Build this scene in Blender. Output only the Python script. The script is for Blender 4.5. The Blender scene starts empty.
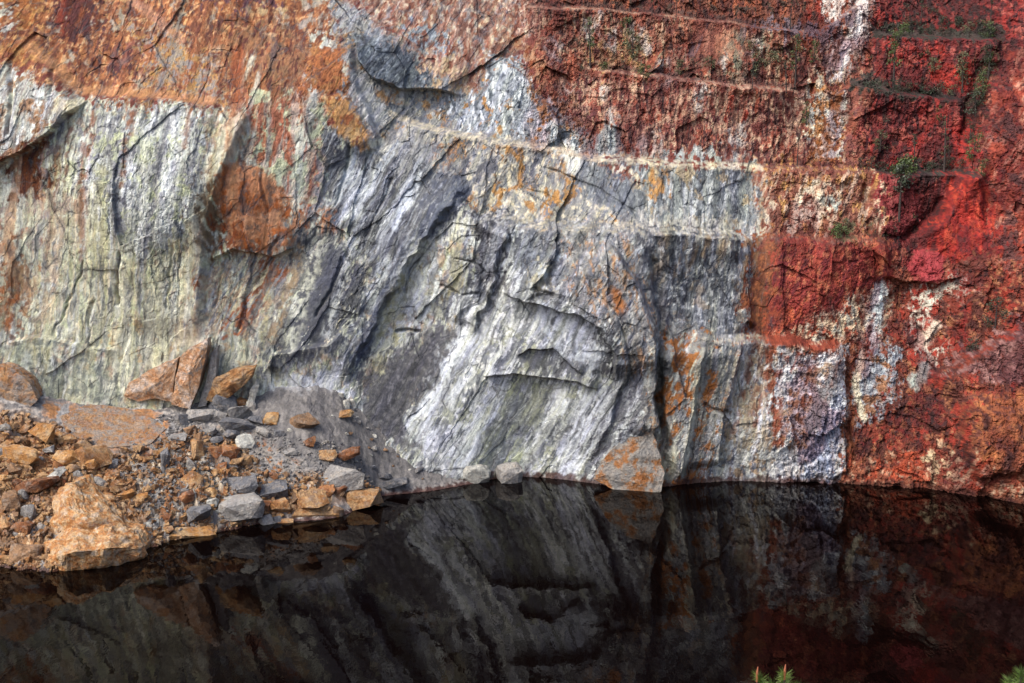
import bpy, bmesh, math, random
import numpy as np
from mathutils import Vector, Matrix

rad = math.radians
scene = bpy.context.scene
C = scene.collection

# ------------------------------------------------------------------ camera
CAM_H, PITCH, FPX = 46.0, rad(-10.0), 1422.0
cam_d = bpy.data.cameras.new('camera')
cam_d.sensor_width = 36.0
cam_d.lens = FPX / 1024 * 36.0
cam_d.clip_start, cam_d.clip_end = 0.1, 3000
cam = bpy.data.objects.new('camera', cam_d)
cam.location = (0, 0, CAM_H)
cam.rotation_euler = (rad(90) + PITCH, 0, 0)
C.objects.link(cam)
scene.camera = cam

# ------------------------------------------------------------------ light: soft light of a veiled sun, from high left behind the viewer
SUN_EL, SUN_AZ = rad(50), rad(-128)        # azimuth from +Y, clockwise
world = bpy.data.worlds.new('World')
scene.world = world
world.use_nodes = True
wn = world.node_tree
wn.nodes.clear()
sky = wn.nodes.new('ShaderNodeTexSky')
sky.sky_type = 'NISHITA'
sky.sun_disc = False
sky.sun_elevation = SUN_EL
sky.sun_rotation = SUN_AZ
sky.dust_density = 4.0
sky.air_density = 0.8
bg = wn.nodes.new('ShaderNodeBackground')
bg.inputs['Strength'].default_value = 0.13
wo = wn.nodes.new('ShaderNodeOutputWorld')
wn.links.new(sky.outputs[0], bg.inputs[0])
wn.links.new(bg.outputs[0], wo.inputs[0])
sd = bpy.data.lights.new('sun', 'SUN')
sd.energy = 1.4
sd.angle = rad(26)
sd.color = (1.0, 0.95, 0.88)
so = bpy.data.objects.new('sun', sd)
sv = Vector((math.sin(SUN_AZ) * math.cos(SUN_EL), math.cos(SUN_AZ) * math.cos(SUN_EL), math.sin(SUN_EL)))
so.rotation_euler = sv.to_track_quat('Z', 'Y').to_euler()
so.location = (-60, -40, 120)
C.objects.link(so)
vs = scene.view_settings
vs.view_transform = 'Standard'
vs.look = 'None'
vs.gamma = 1.0
vs.exposure = 1.22
vs.use_curve_mapping = False

# ------------------------------------------------------------------ helpers
rng = np.random.default_rng(7)
random.seed(11)
F32 = np.float32
_ang = rng.random((256, 256)) * 2 * np.pi
GX, GY = np.cos(_ang).astype(F32), np.sin(_ang).astype(F32)
RT = rng.random((4, 256, 256)).astype(F32)

def perlin(x, y, seed=0):
    x = x + seed * 17.31
    y = y + seed * 9.73
    ix, iy = np.floor(x).astype(np.int32), np.floor(y).astype(np.int32)
    fx, fy = (x - ix).astype(F32), (y - iy).astype(F32)
    u = fx * fx * fx * (fx * (fx * 6 - 15) + 10)
    v = fy * fy * fy * (fy * (fy * 6 - 15) + 10)
    i0, i1, j0, j1 = ix & 255, (ix + 1) & 255, iy & 255, (iy + 1) & 255
    a = GX[i0, j0] * fx + GY[i0, j0] * fy
    b = GX[i1, j0] * (fx - 1) + GY[i1, j0] * fy
    c = GX[i0, j1] * fx + GY[i0, j1] * (fy - 1)
    d = GX[i1, j1] * (fx - 1) + GY[i1, j1] * (fy - 1)
    return (a + (b - a) * u) * (1 - v) + (c + (d - c) * u) * v

def fbm(x, y, n=4, seed=0, gain=.5):
    t, amp, f, s = 0, 1.0, 1.0, 0
    for k in range(n):
        t = t + amp * perlin(x * f, y * f, seed + k * 3)
        s += amp * amp
        amp *= gain
        f *= 2.03
    return t / math.sqrt(s)

def facets(x, y, seed=0):
    """angular blocks: every cell of a Voronoi net is a tilted plane; returns (height, edge distance, random)"""
    x = (x + seed * 5.17).astype(F32)
    y = (y + seed * 3.71).astype(F32)
    ix, iy = np.floor(x).astype(np.int32), np.floor(y).astype(np.int32)
    f1 = np.full(x.shape, 9, F32)
    f2 = np.full(x.shape, 9, F32)
    h = np.zeros(x.shape, F32)
    r = np.zeros(x.shape, F32)
    for dx in (-1, 0, 1):
        for dy in (-1, 0, 1):
            cx, cy = (ix + dx), (iy + dy)
            a, b = cx & 255, cy & 255
            px = cx + RT[0][a, b] - x
            py = cy + RT[1][a, b] - y
            d = px * px + py * py
            nh = -(px * (RT[2][a, b] - .5) + py * (RT[3][a, b] - .5)) * 2
            lt = d < f1
            f2 = np.where(lt, f1, np.minimum(f2, d))
            h = np.where(lt, nh + (RT[2][b, a] - .5) * .5, h)
            r = np.where(lt, RT[3][b, a], r)
            f1 = np.where(lt, d, f1)
    return h, np.sqrt(f2) - np.sqrt(f1), r

def sstep(a, b, t):
    t = np.clip((t - a) / (b - a), 0, 1)
    return t * t * (3 - 2 * t)

def lin(c):
    c = np.asarray(c, float) / 255
    return np.where(c <= .04045, c / 12.92, ((c + .055) / 1.055) ** 2.4)

ALB = 0.78                                    # colour in daylight -> rock albedo
def alb(c):
    c = lin(c) * ALB
    sat = (c.max() - c.min()) / c.max()
    lum = float(c @ np.array([.3, .59, .11]))
    return ((lum + (c - lum) * .96) * (1 - .38 * sat)).astype(F32)

cp, sp = math.cos(PITCH), math.sin(PITCH)
def ray(px, py):
    a, b = (px - 512) / FPX, -(py - 341.5) / FPX
    return a, cp - b * sp, sp + b * cp        # x, y, z per unit of forward distance
def at_depth(px, py, Y):
    x, y, z = ray(px, py)
    return x * Y / y, Y, CAM_H + z * Y / y
def on_water(px, py):
    x, y, z = ray(px, py)
    t = -CAM_H / z
    return x * t, y * t, 0.0

def link(o, parent=None):
    C.objects.link(o)
    if parent: o.parent = parent
    return o
def tag(o, label=None, cat=None, group=None, kind=None):
    if label: o['label'] = label
    if cat: o['category'] = cat
    if group: o['group'] = group
    if kind: o['kind'] = kind
    return o

class RBF:
    def __init__(s, P, v, reg=1e-3):
        P = np.asarray(P, float) / 30
        s.P = P
        n = len(P)
        K = s.phi(P[:, None, 0] - P[None, :, 0], P[:, None, 1] - P[None, :, 1]) + reg * np.eye(n)
        A = np.zeros((n + 3, n + 3))
        A[:n, :n] = K
        A[:n, n] = 1; A[:n, n + 1:] = P
        A[n, :n] = 1; A[n + 1:, :n] = P.T
        s.w = np.linalg.solve(A, np.concatenate([v, np.zeros(3)]))
    @staticmethod
    def phi(dx, dy):
        r2 = dx * dx + dy * dy
        return .5 * r2 * np.log(r2 + 1e-12)
    def __call__(s, x, y):
        x, y = np.asarray(x, float) / 30, np.asarray(y, float) / 30
        n = len(s.P)
        t = s.w[n] + s.w[n + 1] * x + s.w[n + 2] * y
        for i in range(n):
            t = t + s.w[i] * s.phi(x - s.P[i, 0], y - s.P[i, 1])
        return t
def coarse_eval(f, xs, ys, nx=90, ny=60):
    """evaluate a smooth function on a coarse net and interpolate it to the full grid (rows ys, columns xs)"""
    cx, cy = np.linspace(xs[0], xs[-1], nx), np.linspace(ys[0], ys[-1], ny)
    G = f(*np.meshgrid(cx, cy))
    T = np.stack([np.interp(xs, cx, G[j]) for j in range(ny)])
    return np.stack([np.interp(ys, cy, T[:, i]) for i in range(len(xs))], 1)

def seg_dist(X, Z, P):
    """distance to a polyline, side (+ left of its direction) and position along it 0..1"""
    L = np.concatenate([[0], np.cumsum(np.hypot(*np.diff(P, axis=0).T))])
    best = np.full(X.shape, 1e9, F32)
    side = np.zeros(X.shape, F32)
    tt = np.zeros(X.shape, F32)
    for k in range(len(P) - 1):
        ax, az = P[k]
        dx, dz = P[k + 1] - P[k]
        l2 = dx * dx + dz * dz + 1e-9
        t = np.clip(((X - ax) * dx + (Z - az) * dz) / l2, 0, 1)
        d = np.hypot(X - ax - t * dx, Z - az - t * dz)
        m = d < best
        best = np.where(m, d, best)
        side = np.where(m, np.sign(dx * (Z - az) - dz * (X - ax)), side)
        tt = np.where(m, (L[k] + t * math.sqrt(l2)) / L[-1], tt)
    return best, side, tt
def poly_sd(X, Z, P):
    """signed distance to a polygon, positive inside"""
    best = np.full(X.shape, 1e9, F32)
    ins = np.zeros(X.shape, bool)
    n = len(P)
    for k in range(n):
        ax, az = P[k]
        bx, bz = P[(k + 1) % n]
        dx, dz = bx - ax, bz - az
        t = np.clip(((X - ax) * dx + (Z - az) * dz) / (dx * dx + dz * dz + 1e-9), 0, 1)
        best = np.minimum(best, np.hypot(X - ax - t * dx, Z - az - t * dz))
        if abs(dz) > 1e-9:
            ins ^= ((az > Z) != (bz > Z)) & (X < (bx - ax) * (Z - az) / dz + ax)
    return np.where(ins, best, -best)

# ------------------------------------------------------------------ materials
def new_mat(name):
    m = bpy.data.materials.new(name)
    m.use_nodes = True
    nt = m.node_tree
    return m, nt, nt.nodes['Principled BSDF']
def N(nt, t, **kw):
    n = nt.nodes.new(t)
    for k, v in kw.items():
        if k in n.inputs: n.inputs[k].default_value = v
        else: setattr(n, k, v)
    return n
def noise_node(nt, vec, scale, detail=4, rough=.6):
    n = N(nt, 'ShaderNodeTexNoise')
    n.inputs['Scale'].default_value = scale
    n.inputs['Detail'].default_value = detail
    n.inputs['Roughness'].default_value = rough
    nt.links.new(vec, n.inputs['Vector'])
    return n.outputs['Fac']
def ramp(nt, fac, stops):
    r = N(nt, 'ShaderNodeValToRGB')
    e = r.color_ramp.elements
    while len(e) < len(stops): e.new(.5)
    for k, (p, c) in enumerate(stops):
        e[k].position = p
        e[k].color = (*c, 1) if len(c) == 3 else c
    nt.links.new(fac, r.inputs[0])
    return r.outputs[0]
def mixc(nt, fac, a, b, mode='MIX'):
    m = N(nt, 'ShaderNodeMix', data_type='RGBA', blend_type=mode)
    for sock, v in ((m.inputs[0], fac), (m.inputs[6], a), (m.inputs[7], b)):
        if isinstance(v, (int, float)): sock.default_value = v
        elif isinstance(v, (tuple, list)): sock.default_value = (*v, 1) if len(v) == 3 else v
        else: nt.links.new(v, sock)
    return m.outputs[2]
def bump(nt, bsdf, h, dist, strength=1.0):
    b = N(nt, 'ShaderNodeBump')
    b.inputs['Distance'].default_value = dist
    b.inputs['Strength'].default_value = strength
    nt.links.new(h, b.inputs['Height'])
    nt.links.new(b.outputs[0], bsdf.inputs['Normal'])

def make_rockface_mat(name, rough=.78):
    """colour from the rock's own mapped mineral colours, with fine grain and relief in object space"""
    m, nt, b = new_mat(name)
    a = N(nt, 'ShaderNodeAttribute', attribute_name='Col')
    geo = N(nt, 'ShaderNodeNewGeometry')
    n1 = noise_node(nt, geo.outputs['Position'], 2.2, 5, .68)
    n2 = noise_node(nt, geo.outputs['Position'], 9.0, 4, .75)
    g1 = ramp(nt, n1, [(.25, (.62, .62, .64)), (.5, (1, 1, 1)), (.78, (1.32, 1.3, 1.26))])
    g2 = ramp(nt, n2, [(.3, (.75, .74, .73)), (.5, (1, 1, 1)), (.72, (1.22, 1.22, 1.22))])
    c = mixc(nt, 1.0, a.outputs['Color'], g1, 'MULTIPLY')
    c = mixc(nt, 1.0, c, g2, 'MULTIPLY')
    nt.links.new(c, b.inputs['Base Color'])
    b.inputs['Roughness'].default_value = rough
    b.inputs['Specular IOR Level'].default_value = .3
    ad = N(nt, 'ShaderNodeMath', operation='ADD')
    nt.links.new(n1, ad.inputs[0]); nt.links.new(n2, ad.inputs[1])
    bump(nt, b, ad.outputs[0], .06)
    return m
M_FACE = make_rockface_mat('rock_face')

def make_stone_mat(name, stops, vein=None, scale=.55):
    """loose rock: blotched mineral colours in object space, each stone a little different"""
    m, nt, b = new_mat(name)
    tc = N(nt, 'ShaderNodeTexCoord')
    oi = N(nt, 'ShaderNodeObjectInfo')
    ad = N(nt, 'ShaderNodeVectorMath', operation='MULTIPLY_ADD')
    nt.links.new(oi.outputs['Random'], ad.inputs[0])
    ad.inputs[1].default_value = (37, 51, 23)
    geo = N(nt, 'ShaderNodeNewGeometry')
    nt.links.new(geo.outputs['Position'], ad.inputs[2])
    n1 = noise_node(nt, ad.outputs[0], scale, 5, .62)
    n2 = noise_node(nt, ad.outputs[0], 4.0, 4, .7)
    c = ramp(nt, n1, [(p, tuple(alb(col))) for p, col in stops])
    g = ramp(nt, n2, [(.28, (.55, .54, .54)), (.5, (1, 1, 1)), (.75, (1.35, 1.33, 1.28))])
    n3 = noise_node(nt, ad.outputs[0], 1.5, 6, .7)
    if vein:
        vo = N(nt, 'ShaderNodeTexVoronoi', feature='DISTANCE_TO_EDGE')
        vo.inputs['Scale'].default_value = vein[0]
        vd = N(nt, 'ShaderNodeVectorMath', operation='MULTIPLY_ADD')
        nz_ = N(nt, 'ShaderNodeTexNoise'); nz_.inputs['Scale'].default_value = .9; nz_.inputs['Detail'].default_value = 4
        nt.links.new(ad.outputs[0], nz_.inputs['Vector'])
        nt.links.new(nz_.outputs['Color'], vd.inputs[0]); vd.inputs[1].default_value = (1.6, 1.6, 1.6)
        nt.links.new(ad.outputs[0], vd.inputs[2])
        nt.links.new(vd.outputs[0], vo.inputs['Vector'])
        vm = ramp(nt, vo.outputs['Distance'], [(.02, (1, 1, 1)), (vein[2], (0, 0, 0))])
        vm = mixc(nt, 1.0, vm, ramp(nt, n3, [(.42, (.1, .1, .1)), (.6, (1, 1, 1))]), 'MULTIPLY')
        c = mixc(nt, vm, c, tuple(alb(vein[1])))
    dust = ramp(nt, n3, [(.50, (0, 0, 0)), (.70, (.75, .75, .75))])
    c = mixc(nt, dust, c, tuple(alb((172, 160, 146))))
    c = mixc(nt, 1.0, c, g, 'MULTIPLY')
    v = N(nt, 'ShaderNodeMapRange')
    v.inputs['To Min'].default_value = .85
    v.inputs['To Max'].default_value = 1.2
    nt.links.new(oi.outputs['Random'], v.inputs[0])
    c2 = mixc(nt, 1.0, c, v.outputs[0], 'MULTIPLY')
    nt.links.new(c2, b.inputs['Base Color'])
    b.inputs['Roughness'].default_value = .8
    b.inputs['Specular IOR Level'].default_value = .3
    ad2 = N(nt, 'ShaderNodeMath', operation='MULTIPLY_ADD')
    nt.links.new(n3, ad2.inputs[0]); ad2.inputs[1].default_value = 2.0; nt.links.new(n2, ad2.inputs[2])
    bump(nt, b, ad2.outputs[0], .24)
    return m
STONE = {
 'orange': make_stone_mat('orange_stone', [(.30, (146, 98, 62)), (.44, (200, 140, 82)), (.55, (226, 182, 128)), (.62, (188, 146, 106)), (.74, (180, 168, 154))]),
 'ochre': make_stone_mat('ochre_stone', [(.30, (185, 120, 60)), (.48, (220, 160, 90)), (.62, (225, 190, 140)), (.75, (190, 130, 70))]),
 'rust': make_stone_mat('rust_stone', [(.30, (108, 68, 48)), (.48, (170, 108, 66)), (.62, (204, 142, 88)), (.75, (150, 116, 96))]),
 'brown': make_stone_mat('brown_stone', [(.30, (104, 80, 62)), (.48, (158, 122, 90)), (.62, (196, 154, 114)), (.75, (150, 128, 114))]),
 'slate': make_stone_mat('slate_stone', [(.30, (75, 78, 84)), (.5, (112, 114, 120)), (.66, (140, 140, 142)), (.8, (165, 135, 105))]),
 'grey': make_stone_mat('grey_stone', [(.30, (120, 118, 118)), (.5, (155, 153, 150)), (.64, (180, 176, 168)), (.78, (190, 145, 95))]),
 'pale': make_stone_mat('pale_stone', [(.30, (170, 172, 165)), (.5, (215, 215, 205)), (.68, (232, 228, 210)), (.8, (170, 165, 150))]),
 'veined': make_stone_mat('veined_stone', [(.36, (232, 214, 200)), (.46, (236, 192, 152)), (.56, (222, 158, 104)), (.68, (228, 204, 184))], vein=(.30, (150, 140, 132), .05)),
 'crazed': make_stone_mat('crazed_stone', [(.36, (206, 184, 162)), (.48, (220, 168, 112)), (.6, (212, 142, 80)), (.72, (190, 180, 170))], vein=(.36, (156, 153, 150), .3)),
 'boulder': make_stone_mat('boulder_stone', [(.34, (202, 180, 156)), (.45, (226, 184, 130)), (.54, (206, 134, 68)), (.60, (222, 172, 112)), (.74, (234, 218, 198))], scale=.8),
 'patched': make_stone_mat('patched_stone', [(.40, (148, 146, 142)), (.50, (160, 152, 142)), (.56, (192, 132, 78)), (.72, (196, 118, 56))], scale=.45),
 'red': make_stone_mat('red_stone', [(.30, (105, 35, 30)), (.5, (160, 60, 45)), (.64, (175, 85, 65)), (.78, (190, 140, 115))]),
}

# ================================================================== THE CLIFF
# surveyed control points of the pit wall: picture direction + distance
CP = []
for p in [(470, 484), (500, 479), (560, 479), (600, 483), (660, 487), (720, 482), (780, 482), (845, 483), (900, 487), (960, 494), (1024, 503)]:
    x, y, z = on_water(*p)
    CP.append((x, z, y))
for px, py, Y in [(-100, 430, 152), (-100, 250, 156), (-100, 60, 166), (-100, 0, 172),
    (0, 400, 155.5), (0, 250, 159), (0, 165, 161), (0, 100, 163), (0, 50, 168), (0, 0, 174),
    (100, 410, 158), (100, 250, 161), (100, 110, 164.5), (100, 60, 170), (100, 0, 177),
    (215, 410, 160.5), (215, 250, 163), (215, 110, 167), (215, 60, 172), (215, 0, 179),
    (300, 410, 162.5), (300, 250, 165.5), (300, 130, 169), (300, 60, 174), (300, 10, 181),
    (380, 430, 164), (380, 300, 167), (380, 180, 170), (380, 100, 174), (380, 50, 178), (380, 0, 184),
    (470, 380, 165.5), (470, 290, 167), (470, 210, 169.5), (470, 140, 175), (470, 90, 178), (470, 30, 184), (470, 0, 187),
    (560, 380, 164.5), (560, 300, 165.5), (560, 228, 168), (560, 150, 176), (560, 90, 180), (560, 0, 189),
    (650, 400, 163), (650, 300, 165), (650, 230, 168.5), (650, 160, 177), (650, 75, 183), (650, 0, 191),
    (760, 345, 168), (760, 235, 173), (760, 165, 179), (760, 90, 184), (760, 0, 192),
    (850, 345, 169), (850, 235, 174), (850, 165, 180), (850, 80, 186), (850, 0, 193),
    (930, 400, 164.5), (930, 300, 171), (930, 200, 177), (930, 100, 184), (930, 0, 192),
    (1024, 430, 158), (1024, 340, 162), (1024, 250, 166), (1024, 150, 171), (1024, 60, 177), (1024, 0, 182),
    (1130, 500, 149), (1130, 250, 158), (1130, 0, 172)]:
    x, y, z = at_depth(px, py, Y)
    CP.append((x, z, y))
CP = np.array(CP)
Y0f = RBF(CP[:, :2], CP[:, 2])
def Y0c(x, z):
    return Y0f(np.clip(x, -76, 72), np.clip(z, -2, 62))

def W(pts):
    """surveyed picture directions -> (X, Z) on the smooth pit wall"""
    out = []
    for px, py in pts:
        Y = 170.0
        for _ in range(14):
            x, _y, z = at_depth(px, py, Y)
            Y = .4 * Y + .6 * float(Y0c(x, z))
        out.append((x, z))
    return np.array(out)

STEP = 0.1
xs = np.concatenate([np.arange(-110, -71, 1.5), np.arange(-70, 70, STEP), np.arange(71, 111, 1.5)]).astype(F32)
zs = np.concatenate([np.arange(-1.5, 60, STEP), np.arange(60.5, 74, 1.0)]).astype(F32)
nx, nz = len(xs), len(zs)
X, Z = np.meshgrid(xs, zs)
X, Z = X.astype(F32), Z.astype(F32)
Yw = coarse_eval(lambda a, b: Y0c(a, b), xs, zs, 150, 90).astype(F32)

# --- noise fields in wall metres
wx = fbm(X / 3.2, Z / 3.2, 4, 1) * 1.0
wz = fbm(X / 3.2, Z / 3.2, 4, 2) * 1.0
def frame(deg, sx=1, sz=1):
    t = rad(deg)
    return (X * math.cos(t) - Z * math.sin(t)) / sx, (X * math.sin(t) + Z * math.cos(t)) / sz
def norm(n, k=1.1):
    return np.clip(.5 + n * k, 0, 1).astype(F32)
FLD = {}
def make_fields():
    u, v = frame(7)
    FLD['sV'] = norm(fbm((u + wx * .5) / .9, v / 6.5, 5, 11, .66))
    FLD['sV2'] = norm(fbm((u + wx * .3) / 2.2, v / 14, 4, 12, .66))
    FLD['sv3'] = norm(fbm((u + wx * .2) / .38, v / 3.2, 4, 13, .66))
    u, v = frame(29)
    FLD['sD'] = norm(fbm((u + wx * .5) / .9, v / 6, 5, 21, .66))
    FLD['sD2'] = norm(fbm((u + wx * .4) / 2.4, v / 13, 4, 22, .66))
    FLD['sd3'] = norm(fbm((u + wx * .2) / .38, v / 3.0, 4, 23, .66))
    u, v = frame(-20)
    FLD['sA'] = norm(fbm((u + wx * .4) / .8, v / 5, 5, 31, .66))
    FLD['bL'] = norm(fbm(X / 9, Z / 9, 4, 41))
    FLD['bm'] = norm(fbm((X + wx) / 2.6, (Z + wz) / 2.9, 6, 42, .68))
    FLD['bm2'] = norm(fbm((X + wx) / 2.2, (Z + wz) / 3.2, 6, 43, .68))
    FLD['bs'] = norm(fbm(X / .9, Z / 1.1, 4, 44, .62))
    FLD['bs2'] = norm(fbm(X / .7, Z / .9, 4, 45, .65))
    FLD['fv'] = norm(fbm(X / .55, Z / 1.8, 4, 46, .6))
make_fields()

# --- broad orientation masks of the bedding
XC = W([(250, 250), (345, 250), (620, 300), (660, 300)])[:, 0]
mD = (sstep(XC[0], XC[1], X) * (1 - sstep(XC[2], XC[3], X)))
RED = W([(520, 60), (760, 60), (760, 240), (900, 470)])
mR = np.maximum(sstep(RED[1][0] - 3, RED[1][0] + 2, X), sstep(RED[0][0] - 2, RED[0][0] + 4, X) * sstep(37.5, 39, Z + wz))

# --- relief
D = np.zeros(X.shape, F32)
D += fbm(X / 14, Z / 14, 3, 51) * .9
for px, py, r_, h_ in [(585, 300, 8, 2.6), (430, 310, 7, -1.6), (140, 200, 9, 1.6), (262, 262, 6, -1.6), (700, 285, 5, -1.8), (820, 275, 6, 1.8), (905, 335, 6, -1.6), (330, 90, 6, 1.6), (450, 105, 7, -1.5),
                       (520, 440, 6, -1.2), (780, 420, 5, 1.4), (985, 440, 6, 1.6), (935, 140, 6, 1.2), (40, 320, 8, -1.2), (700, 120, 6, 1.2), (620, 40, 6, -1.2)]:
    (bx, bz), = W([(px, py)])
    D -= h_ * np.exp(-((X - bx) ** 2 + (Z - bz) ** 2) / (r_ * r_))
GAPM = sstep(.5, .75, FLD['bm2'])
def block(deg, a, stretch, seed, amp, mask, gap=0.0):
    """angular jointed blocks at one scale"""
    global D
    t = rad(deg)
    uu = (X + wx * .25 * min(a, 2)) * math.cos(t) - (Z + wz * .25 * min(a, 2)) * math.sin(t)
    vv = (X + wx * .25 * min(a, 2)) * math.sin(t) + (Z + wz * .25 * min(a, 2)) * math.cos(t)
    h, e, r = facets(uu / a, vv / (a * stretch), seed)
    D += (h * amp + gap * (1 - sstep(0, .06, e)) * GAPM) * mask
    return h, e, r
oneL = (1 - mD) * (1 - mR)
D_big = D
D = np.zeros(X.shape, F32)                    # detail relief, weakened on smooth slabs
CRACK_SHADE = np.zeros(X.shape, F32)
for a, st, amp, gap in ((5.5, 1.9, .72, .04), (2.3, 1.7, .42, .12), (.95, 1.6, .20, .07), (.45, 1.4, .10, .02)):
    h_, e_, r_ = block(7, a, st, int(a * 7) + 1, amp * (1.5 if a > 5 else .7 if a > 1 else .9), oneL, gap)
    CRACK_SHADE += oneL * (1 - sstep(.02, .06 + .04 / a, e_)) * GAPM * (a > .6)
    h_, e_, r_ = block(28, a, st, int(a * 7) + 2, amp * (2.3 if a > 5 else .95 if a > 1 else .9), mD * (1 - mR), gap)
    CRACK_SHADE += mD * (1 - mR) * (1 - sstep(.02, .06 + .04 / a, e_)) * GAPM * (a > .6)
    block(4, a * .8, 1.25, int(a * 7) + 3, amp * (1.15 if a > 1 else .85), mR, gap)
# rugged small relief
rg = 1 - np.abs(fbm(X / 1.6, Z / 2.2, 5, 61, .6))
D += -(rg - .75) * (.13 + .12 * mR)
D += sstep(.60, .85, FLD['bs2']) * .30 * (.12 + .45 * mR) + sstep(.62, .8, norm(fbm(X / .38, Z / .5, 3, 66, .6))) * .16 * (.35 + .65 * mR)
D += (FLD['sV'] - .5) * -.22 * oneL + (FLD['sD'] - .5) * -.25 * mD * (1 - mR) + (FLD['bs'] - .5) * -.3 * mR + (FLD['bs2'] - .5) * -.12

def sl(P, m):
    x0, z0 = P.min(0) - m
    x1, z1 = P.max(0) + m
    i0, i1 = np.searchsorted(xs, x0), np.searchsorted(xs, x1)
    j0, j1 = np.searchsorted(zs, z0), np.searchsorted(zs, z1)
    return np.s_[max(j0, 0):max(j1, 1), max(i0, 0):max(i1, 1)]
SMOOTH = np.ones(X.shape, F32)
def smooth(pts, k):
    P = W(pts)
    s = sl(P, 2)
    m = sstep(-1.0, 1.0, poly_sd(X[s] + wx[s] * .6, Z[s] + wz[s] * .6, P))
    SMOOTH[s] *= 1 - m * (1 - k)
smooth([(498, 298), (545, 308), (568, 312), (592, 330), (604, 372), (622, 384), (612, 420), (590, 455), (572, 490), (460, 490), (412, 452), (402, 430), (438, 378), (456, 335)], .28)
smooth([(358, 420), (364, 382), (400, 350), (440, 324), (452, 336), (434, 378), (404, 418), (412, 448), (388, 440)], .4)
smooth([(226, 125), (246, 110), (238, 150), (222, 185), (212, 190), (206, 240), (203, 300), (200, 345), (176, 345), (184, 280), (196, 220), (210, 165)], .3)
smooth([(218, 172), (232, 160), (262, 168), (292, 195), (302, 240), (285, 258), (238, 255), (222, 230)], .4)
smooth([(-40, 170), (85, 200), (150, 262), (178, 330), (330, 250), (345, 390), (-40, 420)], .4)
smooth([(326, 96), (350, 96), (366, 125), (376, 150), (360, 155), (334, 128)], .45)
smooth([(690, 24), (746, 30), (742, 60), (690, 60)], .4)
smooth([(380, 230), (440, 200), (480, 260), (456, 335), (402, 430), (345, 390)], .6)
smooth([(925, 175), (985, 172), (1000, 260), (920, 260)], .45)
smooth([(745, 237), (888, 240), (892, 288), (800, 332), (746, 330)], .6)
smooth([(560, 80), (800, 95), (845, 160), (640, 156)], .7)
smooth([(640, 213), (756, 224), (758, 236), (640, 227)], .3)
D = D_big + D * SMOOTH * (mR + (1 - mR) * .62)
def step(pts, ref, w, L, soft=.18, jag=.5):
    """a break in the wall: the side of ref stands w metres proud and eases back over L metres"""
    P = W(pts)
    s = sl(P, L * 3.2)
    if D[s].size == 0: return
    d, side, t = seg_dist(X[s] + wx[s] * jag, Z[s] + wz[s] * jag, P)
    R = W([ref])
    sg = seg_dist(R[:, :1].astype(F32), R[:, 1:].astype(F32), P)[1][0, 0]
    q = d * side * sg
    end = sstep(0, .12, t) * (1 - sstep(.88, 1, t))
    D[s] -= w * sstep(-soft, soft, q) * np.exp(-np.maximum(q, 0) / L) * (1 - sstep(1.6 * L, 3.1 * L, q)) * end
def groove(pts, depth, width, jag=.4):
    P = W(pts)
    s = sl(P, width * 3 + 1)
    d, side, t = seg_dist(X[s] + wx[s] * jag, Z[s] + wz[s] * jag, P)
    D[s] += depth * .75 * np.exp(-(d / (width * .75)) ** 2) * sstep(0, .08, t) * (1 - sstep(.92, 1, t))
def lump(pts, h, soft=.3, dome=2.0, jag=.4):
    """a block with its own outline standing h metres proud (negative: a hollow)"""
    P = W(pts)
    s = sl(P, 1.5)
    q = poly_sd(X[s] + wx[s] * jag, Z[s] + wz[s] * jag, P)
    D[s] -= h * (.75 * sstep(-soft, soft, q) + .25 * sstep(0, dome, q))

# overhangs, arches, benches
step([(-40, 175), (0, 165), (30, 148), (55, 132), (70, 115), (90, 99)], (20, 120), 2.0, 22)
step([(88, 98), (140, 95), (222, 104)], (150, 130), 1.0, 9, .4)
step([(256, 100), (241, 135), (223, 178), (209, 230), (203, 290), (198, 345)], (150, 230), 1.5, 6, .5, .25)
step([(352, 42), (353, 70), (365, 98), (376, 130), (380, 148)], (335, 100), 1.2, 3, .3)
step([(354, 35), (358, 62), (374, 79), (400, 88), (440, 90), (462, 98)], (390, 60), 1.7, 6)
step([(385, 112), (440, 130), (500, 140), (560, 149), (600, 157), (640, 160), (758, 167)], (600, 190), 2.8, 5, .4)
step([(470, 55), (505, 60), (530, 85), (550, 110), (570, 140)], (520, 110), 1.2, 9, .4)
step([(458, 180), (461, 203), (480, 213), (520, 221), (640, 226), (762, 236)], (600, 260), 4.0, 8, .4)
step([(685, 327), (712, 334), (760, 338), (848, 344)], (770, 380), 2.6, 8, .5)
step([(520, 6), (600, 10), (660, 15), (760, 27), (818, 33)], (660, 50), 3.4, 4.5, .35)
step([(585, 68), (640, 75), (700, 82), (798, 91)], (680, 120), 3.2, 5, .35)
step([(750, 166), (865, 171)], (800, 200), 1.8, 5, .5)
step([(870, 33), (900, 36), (1005, 40)], (930, 60), 3.8, 5, .35)
step([(850, 84), (890, 93), (965, 98)], (920, 130), 3.8, 5, .35)
step([(862, 170), (900, 173), (980, 173)], (900, 200), 3.6, 5, .35)
step([(762, 236), (890, 239)], (820, 260), 1.6, 6, .5)
step([(815, 33), (845, 14), (875, -10)], (860, 30), 1.6, 4)
step([(832, 96), (868, 74)], (860, 100), 1.6, 4)
step([(598, 226), (630, 270), (650, 318), (655, 400), (663, 445)], (590, 330), 3.0, 4.5, .3)
step([(498, 290), (540, 302), (572, 307), (598, 321), (611, 345), (614, 375)], (600, 295), 1.9, 8)
step([(515, 356), (530, 347), (552, 346), (582, 372)], (560, 330), .9, 1.2)
step([(480, 375), (520, 372), (555, 376), (600, 386)], (550, 350), 1.2, 4)
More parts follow.
